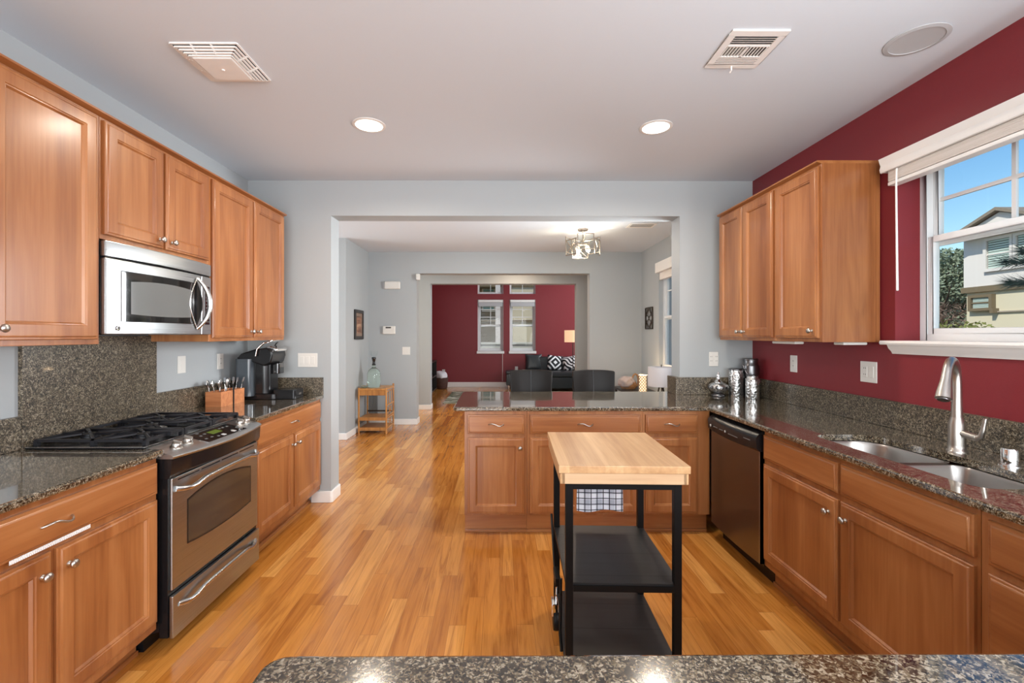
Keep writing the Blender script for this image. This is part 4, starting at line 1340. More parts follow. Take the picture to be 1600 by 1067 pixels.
r = thing('exhaust_fan_grille', 'square white exhaust fan grille with raised centre panel on the left of the ceiling', 'vent', (-1.335, 2.205, CH))
rect = MB()
hs = 0.150
for i, (a, z) in enumerate(((0.150, 0.0), (0.137, -0.008), (0.124, -0.014), (0.111, -0.020), (0.098, -0.025))):
    rr_ = 0.0042
    zz = z - 0.006
    for s in (-1, 1):
        rect.box(-a, a, s * a - rr_, s * a + rr_, zz, z); rect.box(s * a - rr_, s * a + rr_, -a, a, zz, z)
rect.build('louvre_frames', 'trim', r, smooth=0)
MB().prism([(-0.148, -0.148), (0.148, -0.148), (0.148, 0.148), (-0.148, 0.148)], -0.0035, -0.0005).build('dark_throat', 'plate_dark', r, smooth=0)
B(-0.092, 0.092, -0.092, 0.092, -0.036, -0.004).build('centre_panel', 'trim', r, bevel=0.008)
MB().lathe([(0.006, -0.040), (0.008, -0.036)], 12).build('panel_screw', 'trim', r)
mb = MB()
for s in (-1, 1):
    for u_ in (-0.06, 0.03):
        for (a, z) in ((0.143, -0.004), (0.130, -0.011), (0.117, -0.017), (0.104, -0.022)):
            mb.box(u_, u_ + 0.005, s * a - 0.007, s * a + 0.007, z - 0.006, z); mb.box(s * a - 0.007, s * a + 0.007, u_, u_ + 0.005, z - 0.006, z)
mb.build('louvre_ribs', 'trim', r, smooth=0)

r = thing('air_register', 'white metal air register with dark slots on the right of the ceiling', 'vent', (1.128, 2.088, CH))
rect_frame_flat = MB()
for b in ((-0.125, 0.125, -0.138, -0.105), (-0.125, 0.125, 0.105, 0.138), (-0.125, -0.095, -0.105, 0.105), (0.095, 0.125, -0.105, 0.105)):
    rect_frame_flat.box(b[0], b[1], b[2], b[3], -0.008, 0.0)
rect_frame_flat.build('frame', 'trim', r, bevel=0.002)
B(-0.096, 0.096, -0.106, 0.106, -0.002, -0.0005).build('dark_duct', 'plate_dark', r, smooth=0)
mb = MB()
for i in range(5):
    y = -0.105 + i * 0.014
    mb.prism_x([(y, -0.008), (y + 0.004, -0.008), (y + 0.012, -0.002), (y + 0.008, -0.002)], -0.095, 0.095)
for i in range(13):
    x = -0.092 + i * 0.0148
    a = 0.009 if i > 6 else -0.001
    mb.prism_y([(x, -0.008), (x + 0.004, -0.008), (x + 0.004 + a, -0.002), (x + a, -0.002)], -0.03, 0.045)
mb.box(-0.006, 0.006, -0.034, 0.05, -0.0085, -0.002); mb.box(-0.095, 0.095, -0.036, -0.028, -0.0085, -0.002); mb.box(-0.095, 0.095, 0.045, 0.052, -0.0085, -0.002)
for i in range(4):
    y = 0.055 + i * 0.013
    mb.prism_x([(y, -0.008), (y + 0.008, -0.008), (y + 0.013, -0.002), (y + 0.005, -0.002)], -0.095, 0.095)
mb.build('louvre_blades', 'trim', r, smooth=0)
MB().tube([(0.0, 0.122, -0.006), (0.0, 0.122, -0.026), (0.0, 0.135, -0.030)], 0.004, 8).build('damper_lever', 'trim', r)

o = struct_v = thing('air_register', 'small white air register on the dining ceiling right of the chandelier', 'vent', (1.70, 5.45, CH))
B(-0.16, 0.16, -0.11, 0.11, -0.008, 0).build('frame', 'trim', o, bevel=0.002)
mb = MB()
for i in range(4): mb.box(-0.13, 0.13, -0.07 + i * 0.035, -0.055 + i * 0.035, -0.0088, -0.007)
mb.build('dark_slots', 'plate_dark', o, smooth=0)

# ---------------------------------------------------------------- raised blind of the kitchen window
r = thing('window_blind', 'raised white wooden blind with a moulded valance over the kitchen window', 'blind', (RW, WY1, 0), -PI / 2)
W2 = WY1 - WY0
MB().prism_x([(-0.055, 2.315), (-0.062, 2.318), (-0.066, 2.335), (-0.060, 2.355), (-0.066, 2.372), (-0.072, 2.392), (-0.055, 2.394)], -0.025, W2 + 0.025).build('valance', 'trim', r, smooth=30)
mb = MB().box(-0.025, -0.018, -0.06, 0.0, 2.318, 2.392)
mb.build('valance_return', 'trim', r, bevel=0.002)
B(0.005, W2 - 0.005, -0.05, 0.02, 2.322, 2.378).build('headrail', 'vinyl', r)
st = thing_slats = MB()
z = 2.318
k_ = 0
while z > 2.262:
    MB().box(0.008, W2 - 0.008, -0.046 + 0.001 * (k_ % 2), 0.006, z - 0.0032, z).build('slat', 'blind', r, smooth=0)
    z -= 0.0042; k_ += 1
B(0.006, W2 - 0.006, -0.047, 0.007, 2.238, 2.2565).build('bottom_rail', 'trim', r, bevel=0.003)
MB().tube([(0.075, -0.058, 2.31), (0.075, -0.060, 2.22), (0.078, -0.056, 1.66)], [0.0045, 0.0045, 0.0055], 8).build('tilt_wand', 'trim', r, smooth=50)

# blinds of the living room windows, raised
for i, (a, b) in enumerate(((-0.606, 0.101), (0.269, 0.977))):
    r = thing('window_blind', ['raised grey white blind in the left living room window', 'raised grey white blind in the right living room window'][i], 'blind', (a, 12.41, 0))
    B(0.02, b - a - 0.02, -0.02, 0.05, 2.315, 2.378).build('headrail', 'trim', r, bevel=0.004)
    B(0.03, b - a - 0.03, -0.01, 0.045, 2.20, 2.313).build('slat_stack', 'baffle', r)
o = MB().tube([(0.075, 12.395, 0.93), (0.075, 12.392, 0.35), (0.073, 12.390, 0.16)], 0.006, 6).build('blind_cord', 'cord')
tag(o, 'long white blind cord hanging down the burgundy wall below the living room window', 'cord')
r = thing('window_blind', 'raised white blind at the top of the dining window', 'blind', (2.26, DY1, 0), -PI / 2)
B(-0.02, DY1 - DY0 + 0.02, -0.05, 0.0, 2.30, 2.44).build('valance', 'trim', r, bevel=0.005)
B(0.02, DY1 - DY0 - 0.02, 0.002, 0.06, 2.20, 2.30).build('slat_stack', 'blind', r)

# ---------------------------------------------------------------- silver pot and tins on the right worktop
r = thing('lidded_pot', 'squat ornate silver pot with a tall finial, left of the embossed tins', 'pot', (1.822, 3.785, CT1))
MB().lathe([(0.045, 0), (0.052, 0.004), (0.050, 0.016), (0.030, 0.026), (0.026, 0.034)], 32).build('foot', 'silver_dark', r, smooth=60)
MB().lathe([(0.026, 0.032), (0.055, 0.042), (0.075, 0.060), (0.080, 0.078), (0.073, 0.096), (0.050, 0.110), (0.030, 0.116)], 36).build('body', 'emboss', r, smooth=60)
MB().lathe([(0.032, 0.115), (0.034, 0.120), (0.022, 0.130), (0.012, 0.140), (0.016, 0.150), (0.009, 0.164), (0.014, 0.172), (0.007, 0.186), (0.002, 0.204)], 24).build('lid', 'chrome', r, smooth=60)
mb = MB()
for i in range(7):
    a = -PI / 2 + (i - 3) * 0.55
    x, y = 0.077 * math.cos(a), 0.077 * math.sin(a)
    Mx = Matrix.Translation((x, y, 0.078)) @ Vector((math.cos(a), math.sin(a), 0.05)).to_track_quat('Z', 'Y').to_matrix().to_4x4()
    MB().lathe([(0.014, -0.002), (0.014, 0.002), (0.010, 0.003), (0.006, 0.004), (0.0, 0.005)], 14, Mx=Mx).build('rosette', 'silver_dark', r, smooth=60)


def tin(label, x, y, rr, h, mat, neck=0.0, handle=0):
    r = thing('embossed_tin', label, 'canister', (x, y, CT1))
    MB().lathe([(rr * .96, 0), (rr, 0.006), (rr, h * 0.80), (rr * 0.99, h * 0.82), (rr - neck, h * 0.87), (rr - neck, h * 0.95)], 36).build('body', mat, r, smooth=50)
    MB().lathe([(rr - neck + 0.003, h * 0.945), (rr - neck + 0.004, h * 0.96), (rr - neck + 0.004, h * 0.985), (rr - neck, h), (rr - neck - .008, h), (0, h - 0.004)], 36).build('lid', 'silver_dark', r, smooth=50)
    if handle:
        s = handle
        pts = []
        for i in range(15):
            a = PI * i / 14
            pts.append(((rr + 0.004) * math.cos(a), -0.004 - (rr * 1.02) * math.sin(a) * 0.95, h * 0.83 - math.sin(a) * h * 0.40 * abs(s)))
        MB().tube(pts, 0.0022, 6).build('bail_handle', 'chrome', r, smooth=60)
    return r


tin('embossed silver tin standing between the squat pot and the small tin', 1.960, 3.765, 0.056, 0.232, 'emboss', 0.004, 0.55)
tin('small embossed silver tin with a bail handle in front of the tall dark one', 2.005, 3.60, 0.050, 0.195, 'emboss', 0.010, 0.5)
tin('tall dark pewter tin at the back of the group in the corner', 2.078, 3.76, 0.060, 0.315, 'silver_dark', 0.008, 0.9)

# ---------------------------------------------------------------- butcher block cart
cart = thing('kitchen_cart', 'black metal kitchen cart with a butcher block top in front of the peninsula', 'cart', (0.231, 1.778, 0), -math.radians(1.8))
CW, CD = 0.512, 0.62
MB().box(0, CW, 0, CD, 0.884, 0.914).build('butcher_block', 'butcher', cart, bevel=0.003)
ap = MB().box(0.012, CW - 0.012, 0.008, 0.028, 0.840, 0.884)
ap.build('front_apron', 'butcher_side', cart, bevel=0.002)
B(0.012, CW - 0.012, CD - 0.028, CD - 0.008, 0.840, 0.884).build('back_apron', 'butcher_side', cart, bevel=0.002)
B(0.006, 0.026, 0.008, CD - 0.008, 0.840, 0.884).build('side_apron', 'butcher', cart, bevel=0.002)
B(CW - 0.026, CW - 0.006, 0.008, CD - 0.008, 0.840, 0.884).build('side_apron', 'butcher', cart, bevel=0.002)
t_ = 0.030
LX = (0.030, 0.030 + 0.428)
LY = (0.03, CD - 0.06)
for lx in LX:
    for ly in LY:
        B(lx, lx + t_, ly, ly + t_, 0.0, 0.840).build('leg', 'frame_black', cart, bevel=0.0015)
for ly in LY:
    B(LX[0] + t_, LX[1], ly, ly + t_, 0.812, 0.838).build('top_rail', 'frame_black', cart, bevel=0.001)
    for zz in (0.405, 0.065):
        B(LX[0] + t_, LX[1], ly, ly + t_, zz, zz + 0.025).build('shelf_rail', 'frame_black', cart, bevel=0.001)
for lx in LX:
    for zz in (0.812, 0.405, 0.065):
        B(lx + 0.004, lx + t_ - 0.004, LY[0] + t_, LY[1], zz, zz + 0.025).build('side_rail', 'frame_black', cart, bevel=0.001)
for zz in (0.430, 0.090):
    B(LX[0] + 0.002, LX[1] + t_ - 0.002, LY[0] + t_ * 0.2, LY[1] + t_ * 0.8, zz, zz + 0.008).build('shelf_board', 'shelf', cart, smooth=0)
# folding caster gear on the left side
gx = LX[0] - 0.012
fold = MB()
fold.tube([(gx, LY[1] + 0.01, 0.50), (gx - 0.004, LY[1] - 0.20, 0.36), (gx - 0.004, LY[1] - 0.30, 0.30)], 0.006, 8)
fold.build('swing_rod', 'frame_black', cart)
MB().tube([(gx, 0.10, 0.42), (gx - 0.004, 0.09, 0.20), (gx, 0.07, 0.14)], 0.0065, 8).build('swing_rod', 'frame_black', cart)
MB().tube([(gx, 0.27, 0.36), (gx, 0.30, 0.22), (gx, 0.26, 0.16)], 0.005, 8).build('swing_rod', 'chrome', cart)
B(gx - 0.014, gx + 0.010, 0.20, 0.31, 0.330, 0.365).build('pivot_bracket', 'frame_black', cart, bevel=0.004)
B(gx - 0.028, gx + 0.004, 0.22, 0.29, 0.185, 0.240).build('caster_fork', 'chrome', cart, bevel=0.006)
wh = MB().lathe([(0.012, -0.012), (0.045, -0.012), (0.048, -0.006), (0.048, 0.006), (0.045, 0.012), (0.012, 0.012)], 28, Mx=Matrix.Translation((gx - 0.008, 0.245, 0.165)) @ Matrix.Rotation(PI / 2, 4, 'Y'))
wh.build('caster_wheel', 'frame_black', cart, smooth=50)
# towel folded over the back rail
n, m = 24, 14
vs, fs = [], []
for j in range(m + 1):
    t = j / m
    for i in range(n + 1):
        u_ = i / n
        x = 0.155 + 0.235 * u_
        z = 0.842 - 0.335 * t
        if t < 0.08: y = LY[1] + t_ + 0.004
        y = LY[1] + t_ + 0.010 + 0.004 * math.sin(u_ * 11 + t * 2) * t + 0.002
        vs.append((x + 0.006 * math.sin(t * 5) * (0.5 - u_), y, z - 0.006 * math.sin(u_ * 7) * t))
for j in range(m):
    for i in range(n):
        a = j * (n + 1) + i
        fs.append((a, a + 1, a + n + 2, a + n + 1))
k0 = len(vs)
vs += [(x, y + 0.005, z) for x, y, z in vs]
fs += [tuple(q + k0 for q in reversed(f)) for f in fs]
# close rim
bd = [i for i in range(n + 1)] + [(n + 1) * j + n for j in range(1, m + 1)] + [m * (n + 1) + i for i in range(n - 1, -1, -1)] + [(n + 1) * j for j in range(m - 1, 0, -1)]
for a, b in zip(bd, bd[1:] + bd[:1]): fs.append((a, b, b + k0, a + k0))
mb = MB().add(vs, fs)
mb.box(0.157, 0.388, LY[1] - 0.006, LY[1] + t_ + 0.014, 0.8385, 0.8400)
tw = mb.build('dish_towel', 'towel', smooth=60)
tw.location = cart.location; tw.rotation_euler = cart.rotation_euler
tag(tw, 'black and white plaid dish towel hanging from the back rail of the cart', 'towel')

# ---------------------------------------------------------------- bar stools
def stool(label, x, y, rz=0.0):
    r = thing('bar_stool', label, 'stool', (x, y, 0), rz, None)
    # seat faces -y (towards the peninsula); the back is on the far side from the counter
    sw = 0.42
    B(-sw / 2, sw / 2, -0.02, 0.40, 0.575, 0.655).build('seat', 'leather_brown', r, bevel=0.02, seg=3)
    nx_, nz_ = 14, 6
    vs, fs = [], []
    for j in range(nz_ + 1):
        for i in range(nx_ + 1):
            u_ = i / nx_ * 2 - 1; t = j / nz_
            hw = 0.195 + 0.020 * t
            vs.append((u_ * hw, 0.40 - 0.045 * (1 - u_ * u_) * -1 + 0.06 * t - 0.02, 0.70 + 0.37 * t - 0.012 * (u_ ** 4) * t))
    for j in range(nz_):
        for i in range(nx_):
            a = j * (nx_ + 1) + i
            fs.append((a, a + 1, a + nx_ + 2, a + nx_ + 1))
    k0 = len(vs)
    vs += [(x_, y_ - 0.045, z_) for x_, y_, z_ in vs]
    fs += [tuple(q + k0 for q in reversed(f)) for f in fs]
    bd = [i for i in range(nx_ + 1)] + [(nx_ + 1) * j + nx_ for j in range(1, nz_ + 1)] + [nz_ * (nx_ + 1) + i for i in range(nx_ - 1, -1, -1)] + [(nx_ + 1) * j for j in range(nz_ - 1, 0, -1)]
    for a, b in zip(bd, bd[1:] + bd[:1]): fs.append((a, b, b + k0, a + k0))
    bk = MB().add(vs, fs).build('backrest', 'leather_brown', r, bevel=0.012, seg=3, smooth=50)
    MB().tube([(0, 0.378, 0.70), (0, 0.438, 1.066)], 0.003, 6).build('seam', 'leather', bk)
    for sx in (-1, 1):
        B(sx * 0.16 - 0.012, sx * 0.16 + 0.012, 0.375, 0.40, 0.60, 0.72).build('back_support', 'dkwood', r)
        for sy in (0.02, 0.36):
            MB().tube([(sx * 0.17, sy, 0.58), (sx * 0.19, sy + (0.02 if sy > 0.2 else -0.02), 0.0)], [0.022, 0.016], 8).build('leg', 'dkwood', r)
    for a, b in (((-0.175, 0.0, 0.22), (0.175, 0.0, 0.22)), ((-0.175, 0.38, 0.30), (0.175, 0.38, 0.30))):
        MB().tube([a, b], 0.011, 8).build('footrest_bar', 'dkwood', r)
    return r


# the stools back onto the viewer? no: their backs rise just beyond the worktop
stool('dark leather bar stool in front of the sofa, left of the two', 0.315, 4.05 + 0.12)
stool('dark leather bar stool in front of the grey wall, right of the two', 0.945, 4.05 + 0.12)

# ---------------------------------------------------------------- dining area, left: cane side table with a glass jug
st = thing('side_table', 'cane side table with two low shelves against the dining wall on the left', 'table', (-2.045, 6.56, 0))
TW, TD, TH = 0.42, 0.46, 0.655
for x in (0.012, TW - 0.012):
    for y in (0.012, TD - 0.012):
        MB().tube([(x, y, 0), (x, y, 0.66 + (0.02 if y > 0.2 else 0.0))], 0.013, 10).build('leg', 'bamboo', st, smooth=60)
B(0, TW, 0, TD, 0.625, 0.650).build('table_top', 'bamboo', st, bevel=0.006)
B(0.012, TW - 0.012, 0.006, 0.022, 0.55, 0.625).build('front_rail', 'bamboo', st, bevel=0.003)
for z in (0.20, 0.055):
    B(0.01, TW - 0.01, 0.01, TD - 0.01, z, z + 0.02).build('shelf', 'bamboo', st, bevel=0.003)
    B(0.012, TW - 0.012, 0.002, 0.016, z - 0.012, z + 0.035).build('shelf_lip', 'bamboo', st, bevel=0.003)
for x in (TW - 0.012,):
    for z in (0.24, 0.40, 0.60):
        MB().tube([(x, 0.012, z), (x, TD - 0.012, z)], 0.009, 8).build('side_rail', 'bamboo', st, smooth=60)
    for y0, y1, z0, z1 in ((0.03, TD - 0.03, 0.25, 0.39), (TD - 0.03, 0.03, 0.25, 0.39), (0.03, TD - 0.03, 0.09, 0.2), (TD - 0.03, 0.03, 0.09, 0.2)):
        MB().tube([(x, y0, z0), (x, y1, z1)], 0.005, 6).build('cross_brace', 'bamboo', st, smooth=60)
    for y, z in ((TD / 2, 0.32), (TD / 2, 0.145)):
        MB().tube([(x, y + 0.05 * math.cos(a * PI / 10), z + 0.05 * math.sin(a * PI / 10)) for a in range(21)], 0.005, 6).build('cane_ring', 'bamboo', st, smooth=60)
    MB().tube([(x, 0.15, 0.40), (x, 0.15, 0.60)], 0.006, 6).build('upright', 'bamboo', st, smooth=60)
    MB().tube([(x, 0.31, 0.40), (x, 0.31, 0.60)], 0.006, 6).build('upright', 'bamboo', st, smooth=60)
mb = MB()
for i in range(6):
    MB().tube([(0.05 + i * 0.022, TD - 0.03, 0.222), (0.05 + i * 0.022, TD - 0.03, 0.55)], 0.006, 6).build('back_rod', 'bronze', st)
MB().tube([(0.02, TD - 0.03, 0.26), (TW - 0.03, TD - 0.03, 0.26)], 0.012, 6).build('back_bar', 'bronze', st)
r = thing('glass_jug', 'round green glass jug with a dark stopper on the cane side table', 'jug', (-1.862, 6.74, 0.650))
MB().lathe([(0.082, 0.0), (0.094, 0.010), (0.096, 0.10), (0.094, 0.20), (0.082, 0.245), (0.050, 0.275), (0.026, 0.295), (0.024, 0.325), (0.030, 0.330)], 32).build('body', 'jug', r, smooth=60)
MB().lathe([(0.024, 0.325), (0.030, 0.335), (0.022, 0.345), (0.018, 0.375), (0.030, 0.42), (0.034, 0.435), (0.026, 0.445), (0.0, 0.447)], 20).build('stopper', 'blackgloss', r, smooth=60)
mb = MB()
for i in range(5):
    a = i * 2 * PI / 5
    mb = MB().tube([(0.02 * math.cos(a), 0.02 * math.sin(a), 0.445), (0.05 * math.cos(a), 0.05 * math.sin(a), 0.49), (0.055 * math.cos(a), 0.055 * math.sin(a), 0.535)], [0.006, 0.012, 0.007], 8)
    mb.build('glass_petal', 'glass', r, smooth=60)
r = thing('glass_dish', 'small green glass dish at the left edge of the cane side table', 'dish', (-1.975, 6.66, 0.650))
MB().lathe([(0.03, 0), (0.045, 0.006), (0.058, 0.030), (0.055, 0.030), (0.04, 0.010), (0, 0.008)], 20).build('bowl', 'jug', r, smooth=60)

r = thing('framed_picture', 'dark framed brown print on the white side wall left of the cane table', 'picture', (-2.09, 6.735, 1.575), PI / 2)
rect_frame(MB(), -0.205, 0.205, -0.215, 0.215, 0.045, -0.022, 0.0).build('frame', 'dkwood', r, bevel=0.004)
B(-0.165, 0.165, -0.008, -0.002, -0.175, 0.175).build('mount', 'twig', r, smooth=0)
B(-0.10, 0.10, -0.011, -0.007, -0.125, 0.125).build('print', 'art', r, smooth=0)

# ---------------------------------------------------------------- dining area, right: console with lamps and basket
ct = thing('console_table', 'low console table against the right dining wall, mostly hidden by the peninsula', 'table', (1.76, 5.30, 0))
B(0, 0.44, 0, 1.75, 0.60, 0.63).build('table_top', 'dkwood', ct, bevel=0.004)
for x in (0.02, 0.40):
    for y in (0.02, 1.70):
        B(x, x + 0.03, y, y + 0.03, 0, 0.60).build('leg', 'dkwood', ct)
r = thing('table_lamp', 'white drum table lamp on short wooden tripod legs under the dining window', 'lamp', (1.985, 5.58, 0.63))
MB().lathe([(0.155, 0.165), (0.158, 0.165), (0.158, 0.40), (0.155, 0.40)], 40).build('lamp_shade', 'shade', r, smooth=50)
MB().lathe([(0.0, 0.150), (0.045, 0.150), (0.045, 0.160), (0.012, 0.165), (0.008, 0.40)], 16).build('stem', 'bronze', r, smooth=50)
for i in range(3):
    a = i * 2 * PI / 3 + 0.4
    MB().tube([(0.025 * math.cos(a), 0.025 * math.sin(a), 0.155), (0.06 * math.cos(a), 0.06 * math.sin(a), 0.0)], [0.010, 0.007], 8).build('leg', 'bronze', r, smooth=60)
MB().tube([(0.0, 0.0, 0.40), (0.0, 0.0, 0.43)], 0.006, 8).build('finial', 'bronze', r)
r = thing('lattice_lantern', 'glowing cylindrical lattice lantern between the wicker basket and the white lamp', 'lantern', (1.985, 6.30, 0.63))
MB().lathe([(0.050, 0.004), (0.050, 0.232), (0.0, 0.232)], 28).build('glowing_liner', 'lantern', r, smooth=50)
mb = MB()
for s in (-1, 1):
    for i in range(9):
        a0 = 2 * PI * i / 9
        mb.tube([(0.056 * math.cos(a0 + s * t * 0.35), 0.056 * math.sin(a0 + s * t * 0.35), 0.01 + t * 0.022) for t in range(11)], 0.0046, 5)
mb.build('lattice', 'twig', r, smooth=60, kind='stuff')
MB().lathe([(0.058, 0.0), (0.060, 0.0), (0.060, 0.010), (0.0, 0.010)], 28).build('base_ring', 'trim', r)
MB().lathe([(0.052, 0.230), (0.060, 0.230), (0.060, 0.240), (0.052, 0.240)], 28).build('top_ring', 'trim', r)
d = bpy.data.lights.new('lantern_bulb', 'POINT'); d.energy = 5; d.color = (1.0, 0.68, 0.38); d.shadow_soft_size = 0.06
l = bpy.data.objects.new('lantern_bulb', d); l.parent = r; l.location = (0.0, 0.0, 0.30); COL.objects.link(l)
bk = thing('wicker_basket', 'round wicker basket with an arched handle next to the glowing lantern', 'basket', (1.90, 6.72, 0.63))
prof = []
mb = MB()
for i in range(7):
    rr_ = 0.095 + 0.02 * math.sin(PI * i / 6)
    mb.tube([(rr_ * math.cos(a * PI / 12), rr_ * math.sin(a * PI / 12), 0.012 + i * 0.016) for a in range(25)], 0.0095, 6)
mb.build('woven_side', 'wicker', bk, smooth=60)
MB().tube([(0.105 + 0.045 * math.cos(a) , 0.0, 0.12 + 0.095 * math.sin(a)) for a in [-1.6 + i * 0.35 for i in range(14)]], 0.013, 8).build('handle', 'wicker', bk, smooth=60)
MB().lathe([(0.09, 0.0), (0.09, 0.006), (0, 0.006)], 20).build('base', 'wicker', bk)
bl = MB().sphere((0, 0, 0), 0.10, 28, 18, (1.15, 0.85, 0.80))
for i, q in enumerate(bl.v):
    q = Vector(q); s = 1 + 0.16 * math.sin(q.x * 60) * math.cos(q.z * 50 + q.y * 40) + 0.1 * math.sin(q.y * 90 + q.x * 30)
    bl.v[i] = tuple(q * s)
o = bl.build('folded_throw', 'blanket', smooth=60); o.location = (1.845, 6.66, 0.63 + 0.105)
tag(o, 'bunched pale grey knitted throw spilling out of the wicker basket', 'throw')

r = thing('iron_wall_decor', 'small dark iron scrollwork panel on the right dining wall beside the window', 'wall decor', (2.26, 6.845, 1.675), -PI / 2)
rect_frame(MB(), -0.165, 0.165, -0.165, 0.165, 0.016, -0.022, -0.004).build('frame', 'bronze', r, bevel=0.002)
for s in (-1, 1):
    MB().tube([(s * 0.06, -0.013, -0.15), (s * 0.11, -0.013, -0.07), (0, -0.013, 0), (s * 0.11, -0.013, 0.07), (s * 0.06, -0.013, 0.15)], 0.006, 6).build('scroll', 'bronze', r, smooth=60)
    MB().tube([(s * 0.15, -0.013, 0), (0, -0.013, s * 0.15)], 0.006, 6).build('scroll', 'bronze', r, smooth=60)
    MB().tube([(s * 0.15, -0.013, 0), (0, -0.013, -s * 0.15)], 0.006, 6).build('scroll', 'bronze', r, smooth=60)
MB().tube([(0.0, -0.013, -0.15), (0.0, -0.013, 0.15)], 0.004, 6).build('centre_bar', 'bronze', r)

# ---------------------------------------------------------------- chandelier
ch = thing('chandelier', 'open bronze framed chandelier with glass panels and lit bulbs over the dining area', 'chandelier', (1.035, 5.66, CH))
MB().lathe([(0.0, -0.022), (0.062, -0.020), (0.066, -0.004), (0.066, 0.0)], 28).build('canopy', 'antique', ch, smooth=50)
MB().cyl((0, 0, -0.02), (0, 0, -0.20), 0.009, 10).build('stem', 'antique', ch, smooth=50)
R0 = 0.215
for i in range(6):
    a = i * PI / 3 + PI / 2
    dz = 0.02 if i % 2 else -0.03
    cxy = Vector((math.cos(a) * R0 * 0.87, math.sin(a) * R0 * 0.87, 0)); tg = Vector((-math.sin(a), math.cos(a), 0))
    hw, z0_, z1_ = 0.098, -0.30 + dz, -0.115 + dz
    q = [cxy - tg * hw + Vector((0, 0, z0_)), cxy + tg * hw + Vector((0, 0, z0_)), cxy + tg * hw + Vector((0, 0, z1_)), cxy - tg * hw + Vector((0, 0, z1_))]
    m_ = MB()
    for j in range(4): m_.tube([q[j], q[(j + 1) % 4]], 0.0065, 6)
    fr_ = m_.build('side_frame', 'antique', ch, smooth=60)
    if i % 2 == 0:
        MB().tube([q[0], q[2]], 0.004, 6).build('cross_bar', 'antique', fr_); MB().tube([q[1], q[3]], 0.004, 6).build('cross_bar', 'antique', fr_)
    n2 = Vector((math.cos(a), math.sin(a), 0)) * 0.003
    MB().add([q[0] - n2, q[1] - n2, q[2] - n2, q[3] - n2, q[0], q[1], q[2], q[3]], [(0, 3, 2, 1), (4, 5, 6, 7), (0, 1, 5, 4), (1, 2, 6, 5), (2, 3, 7, 6), (3, 0, 4, 7)]).build('glass_plate', 'glass', fr_, smooth=0)
    MB().tube([(0, 0, -0.15), cxy + Vector((0, 0, z1_))], 0.005, 6).build('spoke', 'antique', ch)
for i in range(4):
    a = i * PI / 2 + 0.5
    x, y = 0.085 * math.cos(a), 0.085 * math.sin(a)
    MB().tube([(0, 0, -0.19), (x, y, -0.20), (x, y, -0.225)], 0.008, 8).build('arm', 'antique', ch, smooth=60)
    MB().sphere((x, y, -0.25), 0.026, 14, 10, (1, 1, 1.25)).build('bulb', 'bulb', ch, smooth=80)
d = bpy.data.lights.new('chandelier_glow', 'POINT'); d.energy = 22; d.color = (1.0, 0.82, 0.62); d.shadow_soft_size = 0.05
l = bpy.data.objects.new('chandelier_glow', d); l.parent = ch; l.location = (0, 0, -0.285); COL.objects.link(l)


# ---------------------------------------------------------------- living room
sf = thing('sectional_sofa', 'black leather sectional sofa against the burgundy living room wall', 'sofa', (0, 0, 0))
B(0.17, 0.98, 11.86, 12.36, 0.10, 0.40).build('chaise_base', 'leather', sf, bevel=0.02)
B(0.155, 0.98, 11.83, 12.34, 0.40, 0.475).build('chaise_cushion', 'leather_grey', sf, bevel=0.03, seg=3)
B(0.985, 2.9, 11.36, 12.36, 0.08, 0.36).build('seat_base', 'leather', sf, bevel=0.02)
B(0.99, 1.92, 11.33, 12.10, 0.36, 0.50).build('seat_cushion', 'leather', sf, bevel=0.035, seg=3)
B(1.93, 2.88, 11.33, 12.10, 0.36, 0.50).build('seat_cushion', 'leather', sf, bevel=0.035, seg=3)
B(0.99, 1.92, 12.10, 12.36, 0.46, 0.84).build('back_cushion', 'leather', sf, bevel=0.04, seg=3)
B(1.93, 2.88, 12.10, 12.36, 0.46, 0.84).build('back_cushion', 'leather', sf, bevel=0.04, seg=3)
B(2.89, 3.12, 11.36, 12.36, 0.08, 0.64).build('armrest', 'leather', sf, bevel=0.03, seg=3)
for x, y in ((0.24, 11.92), (0.24, 12.28), (1.06, 11.42), (3.0, 11.42), (3.0, 12.28)):
    MB().lathe([(0.02, 0), (0.028, 0.10)], 12, (x, y, 0)).build('leg', 'chrome', sf)


def cushion(label, mat, x, y, z, s, rz, tilt, cat='cushion', hh=None, roll=0.0):
    n = 12
    vs, fs = [], []
    for side in (1, -1):
        k0 = len(vs)
        for j in range(n + 1):
            for i in range(n + 1):
                u_, v_ = i / n * 2 - 1, j / n * 2 - 1
                pin = 1 - 0.06 * (abs(u_ * v_))
                th = 0.075 * ((1 - u_ ** 4) * (1 - v_ ** 4)) ** 0.6
                vs.append((u_ * s / 2 * (1 - 0.06 * (1 - v_ * v_)), side * th, v_ * s / 2 * (1 - 0.06 * (1 - u_ * u_))))
        for j in range(n):
            for i in range(n):
                a = k0 + j * (n + 1) + i
                fs.append((a, a + 1, a + n + 2, a + n + 1) if side > 0 else (a + n + 1, a + n + 2, a + 1, a))
    o = MB().add(vs, fs).build('throw_cushion', mat, smooth=80)
    o.location = (x, y, z); o.rotation_euler = (tilt, roll, rz)
    return tag(o, label, cat)


